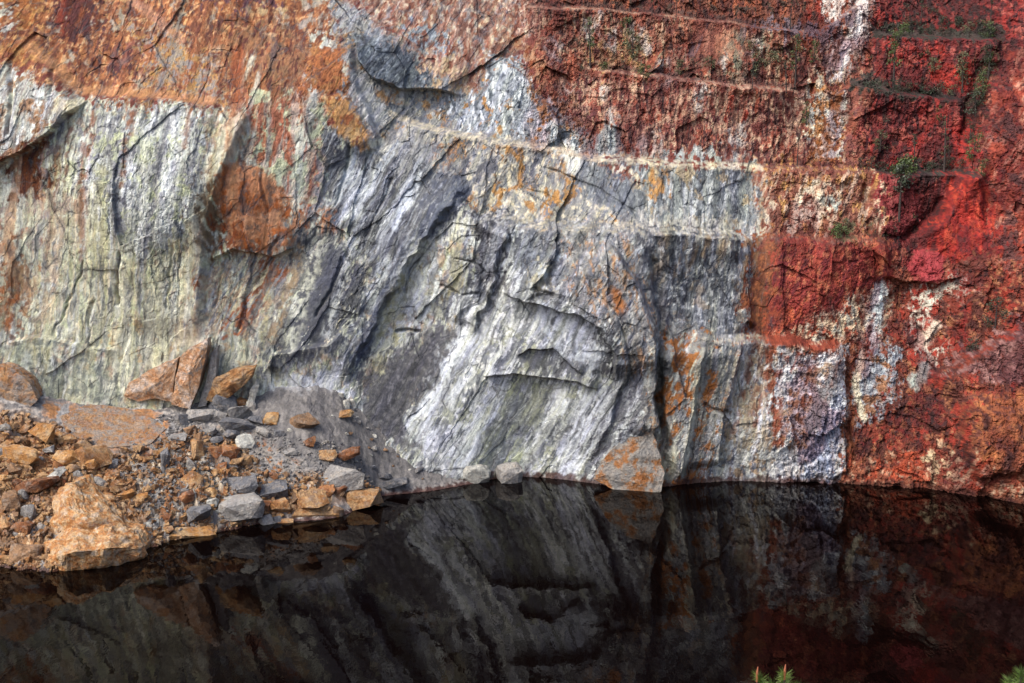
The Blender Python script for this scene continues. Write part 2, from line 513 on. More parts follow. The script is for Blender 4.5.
step([(472, 178), (445, 212), (418, 250), (388, 300), (362, 350), (344, 390)], (360, 280), 1.3, 5, .3, .9)
step([(512, 224), (497, 258), (487, 300), (470, 335)], (450, 260), 1.3, 4, .3, .8)
step([(560, 228), (548, 250), (535, 262), (528, 285)], (590, 260), 1.2, 3)
step([(640, 355), (617, 385), (612, 420), (590, 460)], (570, 420), .6, 4, .3)
step([(703, 337), (692, 400), (678, 484)], (680, 380), 1.0, 2.5)
step([(737, 338), (724, 400), (715, 470)], (712, 390), 1.4, 2.5)
step([(660, 340), (662, 400), (678, 480)], (700, 400), 1.6, 3)
step([(745, 236), (748, 300), (752, 332)], (715, 280), .9, 3)
step([(845, 345), (842, 420), (846, 484)], (800, 420), 1.2, 3)
step([(985, 70), (965, 120), (958, 165), (935, 215), (912, 238)], (1010, 160), 2.8, 5, .6)
step([(1024, 325), (985, 345), (955, 368), (930, 375)], (990, 420), 3.0, 6, .4)
step([(955, 395), (960, 440), (975, 480)], (990, 430), 1.5, 4)
step([(868, 240), (880, 275), (905, 280), (935, 283), (965, 275)], (920, 250), 1.5, 4)
step([(300, 248), (270, 258), (235, 250), (205, 262)], (250, 220), 1.2, 3)
step([(265, 372), (272, 354), (300, 347), (328, 342), (345, 330)], (300, 370), 1.3, 3)
step([(0, 342), (40, 338), (85, 345), (120, 352)], (60, 370), .6, 3)
groove([(645, 238), (657, 290), (661, 340), (657, 400), (664, 450), (673, 484)], 1.6, .7, .9)
groove([(985, 60), (975, 100), (965, 150)], 2.4, 1.6)
groove([(940, 195), (920, 225), (898, 240)], 1.4, .8)
groove([(124, 250), (120, 280), (116, 310)], .9, .28, .7)
groove([(90, 300), (87, 340), (97, 352)], .45, .16, .8)
groove([(86, 258), (70, 300), (53, 330), (50, 346)], .4, .15, .8)
groove([(14, 60), (15, 100), (12, 140)], .8, .3)
groove([(55, 68), (56, 95)], .6, .25)
groove([(178, 240), (172, 270), (168, 312)], .4, .2, .7)
groove([(278, 236), (262, 270), (245, 300), (240, 335)], .5, .22, .8)
groove([(222, 262), (214, 300), (203, 325)], .45, .2, .7)
groove([(343, 255), (330, 290), (315, 320)], .6, .22)
groove([(430, 240), (410, 275), (402, 297)], .6, .25)
groove([(455, 255), (480, 262), (485, 270)], .5, .2)
groove([(440, 283), (462, 293), (480, 290)], .5, .2)
groove([(395, 332), (420, 333)], .9, .25)
groove([(582, 260), (590, 285), (612, 300), (625, 345), (634, 380)], .5, .2)
groove([(630, 278), (645, 310), (655, 345)], .6, .25)
groove([(540, 165), (600, 190), (640, 215)], .6, .25)
groove([(700, 400), (730, 412)], .7, .25)
groove([(800, 440), (790, 480)], .4, .25)
groove([(350, 140), (345, 175), (335, 210)], .5, .25)
groove([(395, 175), (375, 215), (365, 240)], .5, .25)
groove([(505, 158), (520, 185), (560, 200)], .4, .25)
groove([(265, 150), (262, 190), (268, 215)], .4, .22)
groove([(745, 320), (752, 330)], 1.6, .4)
groove([(860, 182), (868, 200)], .8, .35)
lump([(205, 190), (218, 182), (226, 215), (228, 245), (206, 258)], -.8, .8)
lump([(226, 165), (262, 166), (300, 200), (335, 206), (335, 232), (285, 250), (232, 252)], .7, .8)
lump([(326, 96), (350, 96), (366, 125), (376, 150), (360, 155), (334, 128)], .7, .3)
lump([(912, 252), (935, 249), (938, 278), (922, 283), (908, 270)], .8)
lump([(868, 178), (905, 178), (915, 210), (905, 235), (878, 230)], 1.0, .5)
lump([(592, 156), (602, 126), (615, 126), (626, 157)], .6)
lump([(960, 392), (1005, 390), (1018, 440), (1010, 470), (972, 470)], .9, .5)
lump([(525, 268), (545, 262), (550, 285), (528, 292)], .7)
lump([(470, 262), (482, 258), (478, 300), (455, 318), (462, 290)], .5)
Yw += D
# minerals follow the real surface: on ledges the pattern runs back with the rock instead of smearing
Z_true = Z
Z = (Z + D * .75).astype(F32)
wx = fbm(X / 3.2, Z / 3.2, 5, 1, .6)
wz = fbm(X / 3.2, Z / 3.2, 5, 2, .6)
make_fields()
Z = Z_true

# ------------------------------------------------------------------ mineral colours of the wall
col = np.zeros(X.shape + (3,), F32)
col[:] = alb((140, 72, 60))
def zone(pts, layers, soft=.35, jag=1.15, a=1.0):
    P = W(pts)
    s = sl(P, 2.5)
    if X[s].size == 0: return
    q = poly_sd(X[s] + wx[s] * jag, Z[s] + wz[s] * jag, P) + (FLD['bs'][s] - .5) * 2.2 * jag + (FLD['fv'][s] - .5) * 1.2 * jag
    m = sstep(-soft, soft, q) * a
    lay(s, m, layers)
def lay(s, m, layers):
    for L in layers:
        c = alb(L[0])
        f = m
        if len(L) > 1 and L[1]:
            f = m * sstep(L[2] - .03, L[3] + .07, FLD[L[1]][s])
        if len(L) > 4: f = f * L[4]
        col[s] += (c - col[s]) * f[..., None]
def streak(pts, width, layers, soft=.5, jag=.35, a=1.0):
    P = W(pts)
    s = sl(P, width * 2 + 1)
    if X[s].size == 0: return
    d, side, t = seg_dist(X[s] + wx[s] * jag, Z[s] + wz[s] * jag, P)
    d = d + (FLD['bs2'][s] - .5) * width * .9
    m = (1 - sstep(width * (1 - soft), width * (1 + soft), d)) * a
    lay(s, m, layers)

# palette (as the rock looks in soft daylight)
ORANGE, ORB, RUST, MAR = (188, 112, 62), (214, 146, 82), (140, 72, 38), (92, 46, 46)
BRICK, REDB, CRIM, DRED = (146, 76, 64), (186, 62, 46), (150, 46, 46), (96, 32, 32)
PALE, PGR, LIL, GREY, BLG, DKG = (212, 212, 194), (198, 203, 170), (172, 173, 176), (150, 150, 150), (132, 140, 150), (88, 90, 96)
WHT, TAN, PEACH, OCH, CREAM = (228, 232, 230), (188, 156, 126), (206, 164, 134), (210, 156, 92), (226, 214, 186)

# general red ground of the right half
zone([(500, -40), (1200, -40), (1200, 560), (740, 560), (740, 160), (600, 155), (540, 90)],
     [((150, 84, 66),), (MAR, 'bm', .58, .72, .8), (TAN, 'fv', .58, .8, .8), ((172, 96, 70), 'bm2', .55, .7), ((70, 40, 38), 'bs', .68, .8, .8)])
zone([(340, -10), (440, 60), (560, 95), (610, 158), (765, 166), (765, 236), (752, 332), (850, 345), (846, 560), (400, 560), (340, 300)],
     [((158, 156, 152),), ((124, 126, 130), 'bm', .52, .7), (CREAM, 'bs', .62, .76, .7)])
# left pale wall
zone([(-260, 70), (10, 58), (30, 75), (60, 80), (95, 98), (215, 104), (240, 100), (300, 112), (345, 125), (375, 155), (420, 180), (475, 185), (490, 260), (430, 400), (400, 560), (-260, 560)],
     [(PALE,), (PGR, 'bm', .5, .68), (LIL, 'sV2', .55, .7), (WHT, 'sV', .62, .78, .7), ((140, 140, 132), 'sv3', .56, .72, .8), (PEACH, 'bm2', .64, .78, .6), ((120, 120, 122), 'bs', .66, .8, .7), ((92, 94, 94), 'sv3', .70, .82, .8), ((206, 200, 150), 'sV2', .66, .76, .6)])
zone([(-40, 160), (50, 190), (95, 190), (85, 250), (60, 262), (-40, 270)], [(PEACH, 'sV2', .35, .6, .75), (PALE, 'sV', .6, .75, .6), ((170, 150, 140), 'bm', .55, .7)], 1.2)
zone([(-40, 235), (40, 240), (35, 300), (12, 335), (-40, 330)], [((200, 150, 110), 'bm', .42, .62, .8), (ORANGE, 'bs', .6, .72, .7)], 1.2)
zone([(0, 290), (10, 290), (12, 320), (0, 322)], [(ORANGE,)], .8, .8, .8)
zone([(95, 105), (208, 108), (206, 165), (192, 225), (150, 262), (105, 230), (85, 140)],
     [((164, 164, 170), None, 0, 0, .85), (WHT, 'sV', .55, .7, .8), ((120, 120, 128), 'bs', .58, .74), (PGR, 'bm2', .58, .72), ((105, 108, 116), 'sv3', .66, .8, .7)], 1.0)
zone([(110, 104), (205, 108), (204, 130), (120, 128)], [((105, 108, 118), 'sV', .35, .6, .8), (WHT, 'sv3', .62, .75)], .8)
zone([(20, 190), (100, 230), (160, 260), (178, 330), (100, 345), (40, 330)], [(PGR, 'bm2', .42, .6, .7), (LIL, 'sV', .56, .7, .7), (CREAM, 'sv3', .56, .7, .9), ((104, 106, 102), 'sV', .72, .82, .8)], 1.5)
zone([(100, 320), (260, 300), (250, 400), (100, 415), (60, 390)], [((212, 210, 184), 'sV', .42, .6, .8), ((140, 146, 138), 'sv3', .56, .72, .8), ((236, 234, 214), 'sV', .66, .78, .8), (OCH, 'bm', .68, .8, .5)], 1.2)
zone([(-30, 345), (70, 345), (130, 380), (120, 420), (-30, 420)], [((168, 174, 160), 'bm', .4, .6, .8), ((110, 116, 114), 'bs', .6, .75, .7)], 1.2)
# top left orange slope
zone([(-260, -60), (335, -60), (352, 30), (352, 120), (335, 125), (300, 120), (250, 108), (215, 103), (160, 94), (95, 95), (60, 78), (35, 70), (10, 58), (-260, 52)],
     [((182, 112, 70),), (TAN, 'bm', .56, .7, .8), (RUST, 'bm2', .56, .7), ((205, 132, 80), 'bs', .58, .72), ((120, 62, 45), 'fv', .62, .76, .8), ((225, 180, 130), 'bs2', .68, .8, .7), (MAR, 'sV', .68, .8, .6), ((168, 160, 148), 'bm', .74, .84, .8)], .9, 1.6)
zone([(-20, -20), (48, -20), (40, 60), (20, 70), (-20, 60)], [((176, 104, 48), 'bm', .35, .6), (OCH, 'bs', .58, .7, .8)])
zone([(0, 8), (10, 10), (10, 30), (0, 32)], [((190, 185, 175), 'bs', .3, .6)])
zone([(50, -20), (98, -20), (96, 30), (78, 44), (58, 36)], [((96, 44, 40),), ((64, 34, 40), 'sV', .5, .65), (RUST, 'sv3', .6, .72)], .3)
streak([(62, -10), (63, 32)], .5, [((186, 72, 40), 'sV', .25, .6)], .8, .6, .8)
zone([(96, 40), (150, 40), (150, 75), (105, 80)], [((150, 88, 72), 'bm', .4, .6), (MAR, 'fv', .58, .7)], .8)
zone([(128, 22), (165, 30), (222, 70), (226, 100), (155, 90), (145, 60)], [((182, 166, 144), 'bm2', .4, .6, .85), (OCH, 'bs', .58, .7), ((130, 120, 118), 'bs2', .6, .74)], .6)
zone([(215, 25), (262, 15), (310, 35), (312, 110), (245, 112), (225, 70)], [((168, 116, 80), 'bm', .35, .6), ((150, 110, 80), 'bs', .55, .7), ((110, 58, 48), 'fv', .6, .74)])
streak([(250, 60), (252, 90), (246, 120)], .9, [((205, 196, 176), 'sV', .3, .6)])
streak([(312, 78), (316, 92), (312, 118)], .6, [((200, 198, 190),)])
streak([(238, 50), (240, 80), (236, 115)], .7, [((176, 92, 46),)], a=.8)
zone([(245, 95), (330, 95), (338, 120), (320, 200), (268, 205), (245, 150)], [((206, 180, 164), 'sV', .38, .6, .8), ((196, 120, 90), 'sV2', .6, .72), (PGR, 'bm', .58, .7)], .8)
streak([(285, 105), (288, 160)], .5, [((190, 112, 80), 'fv', .3, .6)])
zone([(205, -20), (275, -20), (275, 8), (205, 2)], [((108, 66, 74),)], .3)
streak([(250, 8), (272, 13), (285, 10)], .35, [((216, 186, 140), 'bs', .3, .6)], .7, .7, .8)
streak([(262, 30), (278, 38)], .3, [((216, 180, 140), 'bs', .3, .6)], .7, .7, .7)
streak([(30, 45), (62, 70), (80, 90), (150, 93), (215, 100)], .45, [((214, 152, 104),)], a=.8)
streak([(128, 0), (155, 15), (180, 40)], .5, [((206, 150, 122),)], a=.6)
zone([(308, 40), (352, 44), (352, 95), (330, 95), (308, 88)], [((196, 118, 66),), ((206, 140, 80), 'bm', .5, .7), ((150, 84, 50), 'bs', .64, .76)], .3)
zone([(326, 96), (350, 96), (366, 125), (376, 150), (360, 155), (334, 128)], [((222, 164, 98),), ((236, 190, 132), 'bm', .5, .7), (ORANGE, 'bs', .62, .75)], .25, .5)
zone([(318, 35), (350, 28), (352, 42), (325, 42)], [(PALE, 'bs', .35, .6), (DKG, 'bm', .6, .72)], .3)
# overhanging block and its rust stain, far left
zone([(-260, 75), (15, 66), (30, 78), (88, 99), (62, 126), (0, 160), (-260, 170)], [((186, 186, 182),), (WHT, 'sV', .5, .68), ((150, 140, 136), 'sv3', .56, .7), ((170, 130, 100), 'bm', .64, .76)], .3, .6)
zone([(58, 98), (86, 100), (80, 108), (62, 122)], [(CREAM, None, 0, 0, .85)], .3, .5)
zone([(14, 152), (54, 134), (50, 165), (44, 196), (16, 198)], [((128, 68, 26),), ((96, 46, 16), 'sV', .5, .66), (PEACH, 'sV2', .62, .74)], .6)
zone([(46, 140), (66, 125), (66, 210), (50, 215)], [((150, 142, 146), 'sV', .3, .55, .8)], .6)
# pale fin and the orange hollow
zone([(226, 125), (246, 110), (238, 150), (222, 185), (212, 190), (206, 240), (203, 300), (200, 345), (176, 345), (184, 280), (196, 220), (210, 165)],
     [((222, 214, 188),), ((236, 232, 214), 'sV', .5, .66), ((222, 186, 156), 'sV2', .58, .72, .8), ((190, 184, 156), 'sv3', .66, .78, .8)], .3, .3)
zone([(206, 185), (220, 178), (226, 215), (226, 245), (206, 262), (202, 230)], [((140, 118, 92), 'bs', .1, .4)], .8)  # grey-brown left side of the hollow, its shade partly painted into the colour
zone([(218, 172), (232, 160), (262, 168), (292, 195), (322, 208), (346, 205), (346, 232), (302, 240), (285, 258), (238, 255), (222, 230)],
     [((206, 138, 96),), ((216, 156, 116), 'bm', .5, .68), ((196, 108, 48), 'bm2', .56, .7), ((120, 100, 90), 'bs', .7, .8, .7)], .4, .4)
zone([(222, 215), (236, 222), (240, 250), (222, 252)], [((156, 76, 26), 'sV', .3, .55)], .5)
zone([(288, 205), (300, 200), (322, 212), (330, 240), (300, 246)], [(PALE, 'sV', .5, .62), (ORB, 'bs', .56, .7), ((110, 110, 112), 'sv3', .62, .74)], .5)
zone([(198, 262), (240, 255), (298, 245), (290, 290), (255, 330), (196, 332)], [((190, 160, 138), 'sD', .3, .5, .9), ((186, 112, 72), 'sD2', .52, .64), ((158, 158, 160), 'sd3', .58, .7), (CREAM, 'sD', .66, .76)], .6)
# upper middle: grey beds with the dark curved block
zone([(325, -5), (352, 5), (400, 35), (440, 72), (500, 85), (560, 100), (598, 150), (560, 150), (470, 136), (400, 118), (380, 140), (362, 112), (352, 60), (340, 30)],
     [((164, 162, 156),), ((132, 136, 140), 'bm', .52, .68), (CREAM, 'bs', .6, .74, .8), ((196, 150, 100), 'bm2', .64, .74), ((84, 88, 94), 'bs2', .64, .76)], .5)
zone([(340, 2), (360, 8), (415, 48), (400, 50), (365, 34), (345, 25)], [((168, 170, 170), 'bs', .3, .55), (DKG, 'bs2', .6, .72)], .4)
zone([(352, 70), (362, 72), (374, 92), (386, 112), (380, 128), (362, 114)], [((196, 194, 186),), ((168, 168, 164), 'bm', .5, .7)], .3, .4)
zone([(354, 34), (378, 38), (418, 58), (432, 70), (432, 86), (398, 88), (374, 79), (358, 62)], [((98, 106, 114),), ((72, 78, 86), 'bm', .48, .64), ((142, 150, 156), 'bs', .58, .72)], .25, .4)
zone([(335, -40), (560, -40), (540, 20), (522, 60), (500, 92), (470, 95), (430, 68), (400, 40), (360, 8)],
     [((186, 132, 108),), ((202, 170, 146), 'fv', .46, .66, .8), ((170, 92, 66), 'sV', .56, .72, .75), ((156, 152, 150), 'bs', .62, .76, .7), (CREAM, 'bs2', .66, .8, .6), ((120, 62, 50), 'bm2', .66, .76, .7)], .5)
zone([(408, 28), (432, 28), (450, 50), (448, 60), (428, 50)], [((156, 164, 168), 'bs', .3, .6)], .3)
zone([(484, 60), (508, 62), (506, 90), (488, 92)], [((176, 100, 56), 'bs', .3, .55)], .4)
zone([(428, 62), (445, 60), (470, 85), (472, 98), (440, 88)], [((222, 190, 150), 'bs', .3, .6)], .4)
zone([(492, 54), (520, 58), (534, 85), (552, 105), (572, 140), (620, 158), (560, 148), (470, 134), (448, 118), (442, 98), (480, 95)],
     [((168, 174, 176),), ((112, 120, 126), 'bs', .54, .68), (WHT, 'fv', .6, .74), (OCH, 'bm', .68, .76)], .5)
# red benches
zone([(530, -40), (850, -40), (825, 35), (760, 30), (660, 16), (530, 8)], [((134, 82, 62), 'bm', .2, .5), ((92, 50, 46), 'fv', .54, .7), ((172, 96, 62), 'sV', .58, .74), ((80, 62, 50), 'bs', .66, .76)], .3)
zone([(535, 15), (800, 35), (800, 88), (700, 80), (585, 66), (545, 60)], [((166, 102, 78),), ((122, 68, 60), 'bm', .54, .68), ((200, 160, 130), 'fv', .54, .72), ((178, 96, 68), 'bm2', .58, .7), ((80, 50, 46), 'bs', .62, .74), ((160, 150, 120), 'bs2', .70, .8, .7)], .3)
zone([(560, 72), (800, 95), (845, 160), (750, 162), (640, 156), (580, 120)], [((150, 82, 68),), ((116, 62, 62), 'bm', .52, .68), ((176, 94, 70), 'bm2', .56, .7), ((196, 152, 126), 'fv', .58, .76), ((80, 46, 46), 'sv3', .62, .76), ((196, 164, 134), 'bs2', .68, .8, .8)], .3)
zone([(690, 24), (746, 30), (742, 60), (690, 60)], [((182, 120, 92),), ((140, 118, 116), 'sD2', .5, .62), ((206, 150, 116), 'sD', .6, .72)], .4)
zone([(588, 42), (618, 45), (644, 40), (640, 70), (590, 68)], [((186, 140, 104), 'bm', .3, .55), ((214, 170, 110), 'bs', .58, .7)], .4)
for (px, py, r) in [(590, 32, .9), (553, 52, .8), (598, 18, .5), (612, 40, .8), (697, 100, .9), (698, 88, .6), (612, 118, .7), (636, 32, .7), (645, 45, .6), (665, 72, .9), (652, 145, 1.2), (735, 145, 1.3), (740, 130, .7), (722, 62, .6), (755, 50, .7), (565, 95, .8), (640, 152, 1.0), (605, 92, .5)]:
    streak([(px, py - 5), (px - 1, py + 5)], r, [((196, 186, 176), 'bs', .3, .55)], .6, .6, .85)
for (px, py, r) in [(733, 50, 1.2), (737, 70, 1.0), (760, 40, .9)]:
    streak([(px, py - 8), (px, py + 8)], r, [((120, 124, 104), 'bs', .3, .55)], .6, .6, .7)
zone([(720, 90), (740, 90), (738, 110), (722, 112)], [((188, 72, 50), 'bs', .3, .6)], .4)
zone([(795, -20), (838, -20), (830, 25), (800, 28)], [((176, 66, 42), 'sV', .3, .6)], .4)
zone([(512, 40), (530, 40), (560, 90), (582, 130), (560, 120), (530, 75)], [((190, 140, 104), 'bs', .3, .6), (RUST, 'bs2', .58, .7)], .4)
zone([(590, 157), (601, 127), (614, 126), (627, 158)], [((150, 152, 150),), ((112, 114, 116), 'bs', .55, .7), (OCH, 'bm', .58, .7, .7)], .25, .4)
for P_ in ([(530, 7), (600, 10), (660, 15), (760, 27), (815, 32)], [(585, 68), (640, 75), (700, 82), (798, 91)], [(752, 166), (862, 171)], [(764, 236), (888, 239)]):
    streak([(a_, b_ - 4) for a_, b_ in P_], .38, [((92, 66, 58), 'bs', .2, .5)], .6, .4, .85)
    streak(P_, .2, [((196, 158, 132), 'bs', .25, .5)], .6, .4, .8)
# pale rib and ochre pocket
zone([(846, -20), (886, -20), (872, 30), (858, 60), (840, 82), (822, 80), (825, 55), (842, 30)], [((150, 122, 112),), ((206, 196, 188), 'sD', .52, .64), ((124, 100, 98), 'bm', .58, .7)], .4)
streak([(862, -6), (856, 25), (848, 48), (838, 75)], .55, [((228, 220, 214),)], .5, .6)
zone([(826, -10), (848, -10), (838, 22), (828, 20)], [((206, 196, 186),)], .3)
zone([(812, 78), (838, 76), (850, 110), (845, 162), (812, 165), (806, 130)], [((196, 144, 92),), ((188, 116, 48), 'fv', .5, .64), (CREAM, 'bs', .58, .7), ((184, 186, 176), 'bm', .62, .72)], .4)
streak([(822, 110), (838, 120), (840, 150)], .6, [((200, 202, 194), 'bs', .3, .5)], .5, .8)
zone([(838, 90), (866, 78), (870, 170), (850, 172), (850, 120)], [((156, 92, 76), 'bm', .3, .6), ((120, 70, 66), 'bs', .58, .7)], .5)
# crimson corner
zone([(876, -40), (1200, -40), (1200, 60), (985, 170), (980, 260), (905, 260), (868, 235), (860, 120), (870, 60)],
     [((124, 40, 40),), ((172, 52, 44), 'bm', .54, .68), ((78, 30, 32), 'fv', .54, .7), ((184, 92, 78), 'bs', .66, .76), ((70, 30, 34), 'bs2', .66, .78)], .4)
zone([(930, 45), (975, 50), (965, 95), (925, 90)], [((200, 60, 44), 'bm', .3, .6)], .8)
zone([(868, 26), (1000, 26), (1005, 41), (868, 38)], [((70, 56, 52),), ((52, 50, 42), 'bs', .46, .62)], .25, .6)
zone([(848, 80), (868, 74), (890, 88), (965, 92), (965, 100), (850, 91)], [((70, 56, 52),), ((52, 50, 42), 'bs', .46, .62)], .25, .6)
zone([(862, 166), (985, 166), (980, 176), (862, 174)], [((66, 50, 48),), ((52, 50, 42), 'bs', .46, .62)], .25, .6)
zone([(752, 22), (820, 30), (850, 10), (858, 14), (822, 40), (752, 29)], [((118, 100, 106),)], .25)
zone([(975, 60), (1000, 40), (985, 120), (970, 170), (955, 165), (965, 110)], [((92, 46, 38),), ((70, 66, 44), 'bs', .52, .64)], .5)
zone([(1200, 20), (1010, 50), (985, 110), (966, 165), (985, 260), (1000, 300), (1200, 330)], [((178, 78, 54),), ((204, 140, 114), 'sD', .54, .68), ((146, 52, 36), 'sd3', .54, .68), ((110, 66, 62), 'bm', .6, .72)], .5)
zone([(945, 178), (985, 172), (996, 250), (960, 260), (925, 250), (925, 230), (940, 210)], [((190, 46, 32),), ((210, 76, 48), 'fv', .55, .7), ((136, 34, 28), 'bs', .6, .72)], .4)
zone([(948, 128), (968, 130), (965, 162), (946, 165)], [((190, 52, 42), 'bs', .2, .5), ((120, 36, 34), 'fv', .56, .7)], .5)
zone([(868, 177), (904, 178), (916, 212), (906, 236), (878, 232)], [((156, 62, 62),), ((180, 90, 84), 'bs', .58, .7)], .3)
zone([(845, 165), (870, 172), (868, 200), (850, 205)], [((176, 62, 48), 'bs', .25, .5)], .3)
streak([(846, 190), (838, 208)], .7, [(CREAM,)], .4, .8)
# ochre and cream band between the two grey benches
zone([(748, 164), (866, 168), (885, 238), (755, 237)], [((166, 108, 84),), ((140, 76, 56), 'fv', .54, .66), (OCH, 'bs', .6, .72), ((206, 176, 150), 'sD', .62, .74)], .4)
for a, b, r in [((822, 188), (806, 214), .8), ((832, 194), (812, 220), .7), ((806, 200), (790, 226), .6), ((772, 205), (762, 225), .7), ((815, 182), (800, 205), .5)]:
    streak([a, b], r, [(CREAM, 'bs', .3, .5)], .5, .6)
streak([(826, 200), (832, 204)], .7, [((180, 190, 180), 'bs', .3, .5)], .5, .6)
# grey bench block on the right of the prow
zone([(640, 158), (750, 165), (757, 200), (756, 236), (640, 226), (590, 185), (560, 150)],
     [((142, 147, 150),), ((104, 110, 116), 'bm2', .5, .66), ((192, 195, 196), 'sD', .6, .74), ((84, 88, 94), 'bs', .66, .76), ((186, 168, 140), 'bm', .64, .76)], .4)
zone([(640, 176), (664, 176), (662, 192), (646, 196)], [(OCH, 'bs', .25, .5)], .4)
zone([(592, 158), (636, 162), (640, 182), (618, 178), (596, 168)], [((160, 92, 70), 'bs', .25, .5), (CREAM, 'bs2', .6, .7)], .4)
zone([(560, 160), (590, 168), (640, 190), (650, 224), (610, 215), (575, 195)], [((130, 134, 136),), ((100, 104, 108), 'sA', .56, .7)], .5)
zone([(672, 154), (715, 152), (724, 160), (672, 159)], [((170, 174, 170),)], .25)
# slope between the benches
zone([(430, 132), (500, 138), (560, 150), (575, 190), (640, 224), (520, 222), (478, 212), (460, 196), (450, 165)],
     [((184, 180, 168),), ((140, 142, 144), 'bs', .52, .66), (CREAM, 'bs2', .58, .7), (OCH, 'bm', .62, .72), ((106, 106, 110), 'bm2', .64, .74)], .4)
zone([(425, 145), (450, 150), (446, 175), (420, 165)], [((200, 150, 110), 'bs', .3, .55)], .5)
zone([(545, 190), (558, 190), (556, 205), (544, 205)], [((216, 158, 86),)], .3)
streak([(565, 152), (575, 160), (572, 168)], .9, [((238, 236, 220),)], .5, .6)
for P_, w_ in (([(390, 114), (440, 131), (500, 141), (560, 150)], .35), ([(560, 150), (600, 158), (640, 161), (758, 167)], .4), ([(475, 214), (520, 220), (640, 226), (762, 236)], .5), ([(690, 330), (715, 335), (762, 338)], .5)):
    streak(P_, w_, [((222, 208, 180), 'bs', .2, .5)], .5, .25, .9)
zone([(640, 213), (756, 224), (758, 236), (640, 227)], [((196, 192, 184),), ((170, 168, 164), 'bs', .5, .7)], .3)
streak([(376, 143), (384, 150), (378, 157)], .8, [((232, 228, 214),)], .5, .5)
# dark bedded zone left of the prow
zone([(332, 128), (360, 156), (382, 158), (420, 140), (440, 165), (470, 182), (455, 215), (430, 250), (400, 300), (372, 350), (345, 388), (330, 384), (352, 340), (372, 300), (372, 262), (345, 240), (320, 205)],
     [((114, 115, 119),), ((80, 83, 91), 'sD', .5, .64), ((196, 200, 202), 'sD2', .62, .72), ((160, 164, 168), 'sd3', .6, .72)], .8)
zone([(382, 150), (425, 140), (440, 165), (400, 185)], [((160, 160, 160), 'bm', .3, .6)], .6)
zone([(430, 168), (470, 180), (455, 208), (430, 225), (418, 200)], [((98, 102, 112), 'bs', .25, .5)], .6)
streak([(462, 188), (438, 214), (410, 260), (380, 310), (352, 365)], 1.3, [((96, 102, 116), 'sD', .25, .5)], .5)
streak([(415, 182), (402, 205), (395, 225)], .5, [((196, 202, 206),)])
streak([(355, 150), (345, 180), (338, 200)], .45, [((180, 186, 190),)])
streak([(425, 245), (405, 275), (390, 310), (380, 345)], .9, [((206, 208, 196), 'sD', .2, .5)], .5)
zone([(405, 270), (440, 262), (455, 290), (440, 325), (400, 340), (395, 310)], [((178, 182, 184), 'bm', .3, .6), (WHT, 'sD', .6, .72)], .8)
zone([(300, 230), (345, 240), (370, 265), (368, 305), (340, 345), (290, 370), (262, 372), (285, 300)], [((206, 210, 202), 'sD', .35, .55), ((118, 121, 128), 'sd3', .54, .7), (CREAM, 'sD2', .62, .72), ((88, 90, 98), 'sD', .16, .06)], 1.2)
zone([(268, 385), (300, 372), (340, 368), (345, 400), (300, 402)], [((206, 208, 212),)], .8)
zone([(435, 290), (462, 292), (455, 315), (432, 320)], [((150, 138, 116), 'bm', .3, .6)], .5)
# main grey face under the bench
zone([(472, 208), (520, 223), (640, 228), (652, 300), (662, 340), (660, 490), (590, 490), (400, 450), (400, 420), (448, 300), (470, 270)],
     [((138, 141, 144),), ((104, 107, 113), 'bm', .52, .66), ((206, 210, 210), 'sD2', .54, .7), ((224, 228, 226), 'sD', .64, .76), ((104, 106, 112), 'bs', .62, .74)], .6)
zone([(472, 210), (512, 222), (500, 262), (515, 285), (505, 300), (488, 330), (462, 330), (480, 300), (490, 258)], [((104, 102, 106),), ((78, 78, 84), 'bs', .5, .64), ((168, 168, 170), 'bs2', .62, .72)], .5)
zone([(515, 228), (552, 230), (548, 258), (530, 270), (512, 262)], [((140, 146, 154), 'bm', .25, .5), ((96, 100, 108), 'bs', .58, .7)], .4)
zone([(528, 270), (546, 266), (550, 290), (534, 296)], [((196, 190, 168),)], .4)
zone([(556, 228), (628, 230), (652, 300), (656, 420), (642, 438), (622, 372), (604, 322), (572, 300), (560, 270)],
     [((146, 143, 140),), ((196, 156, 120), 'sA', .54, .66), ((126, 128, 134), 'bs', .6, .72), ((186, 184, 180), 'fv', .64, .74)], .4)
streak([(612, 288), (616, 302)], .6, [((206, 130, 70),)])
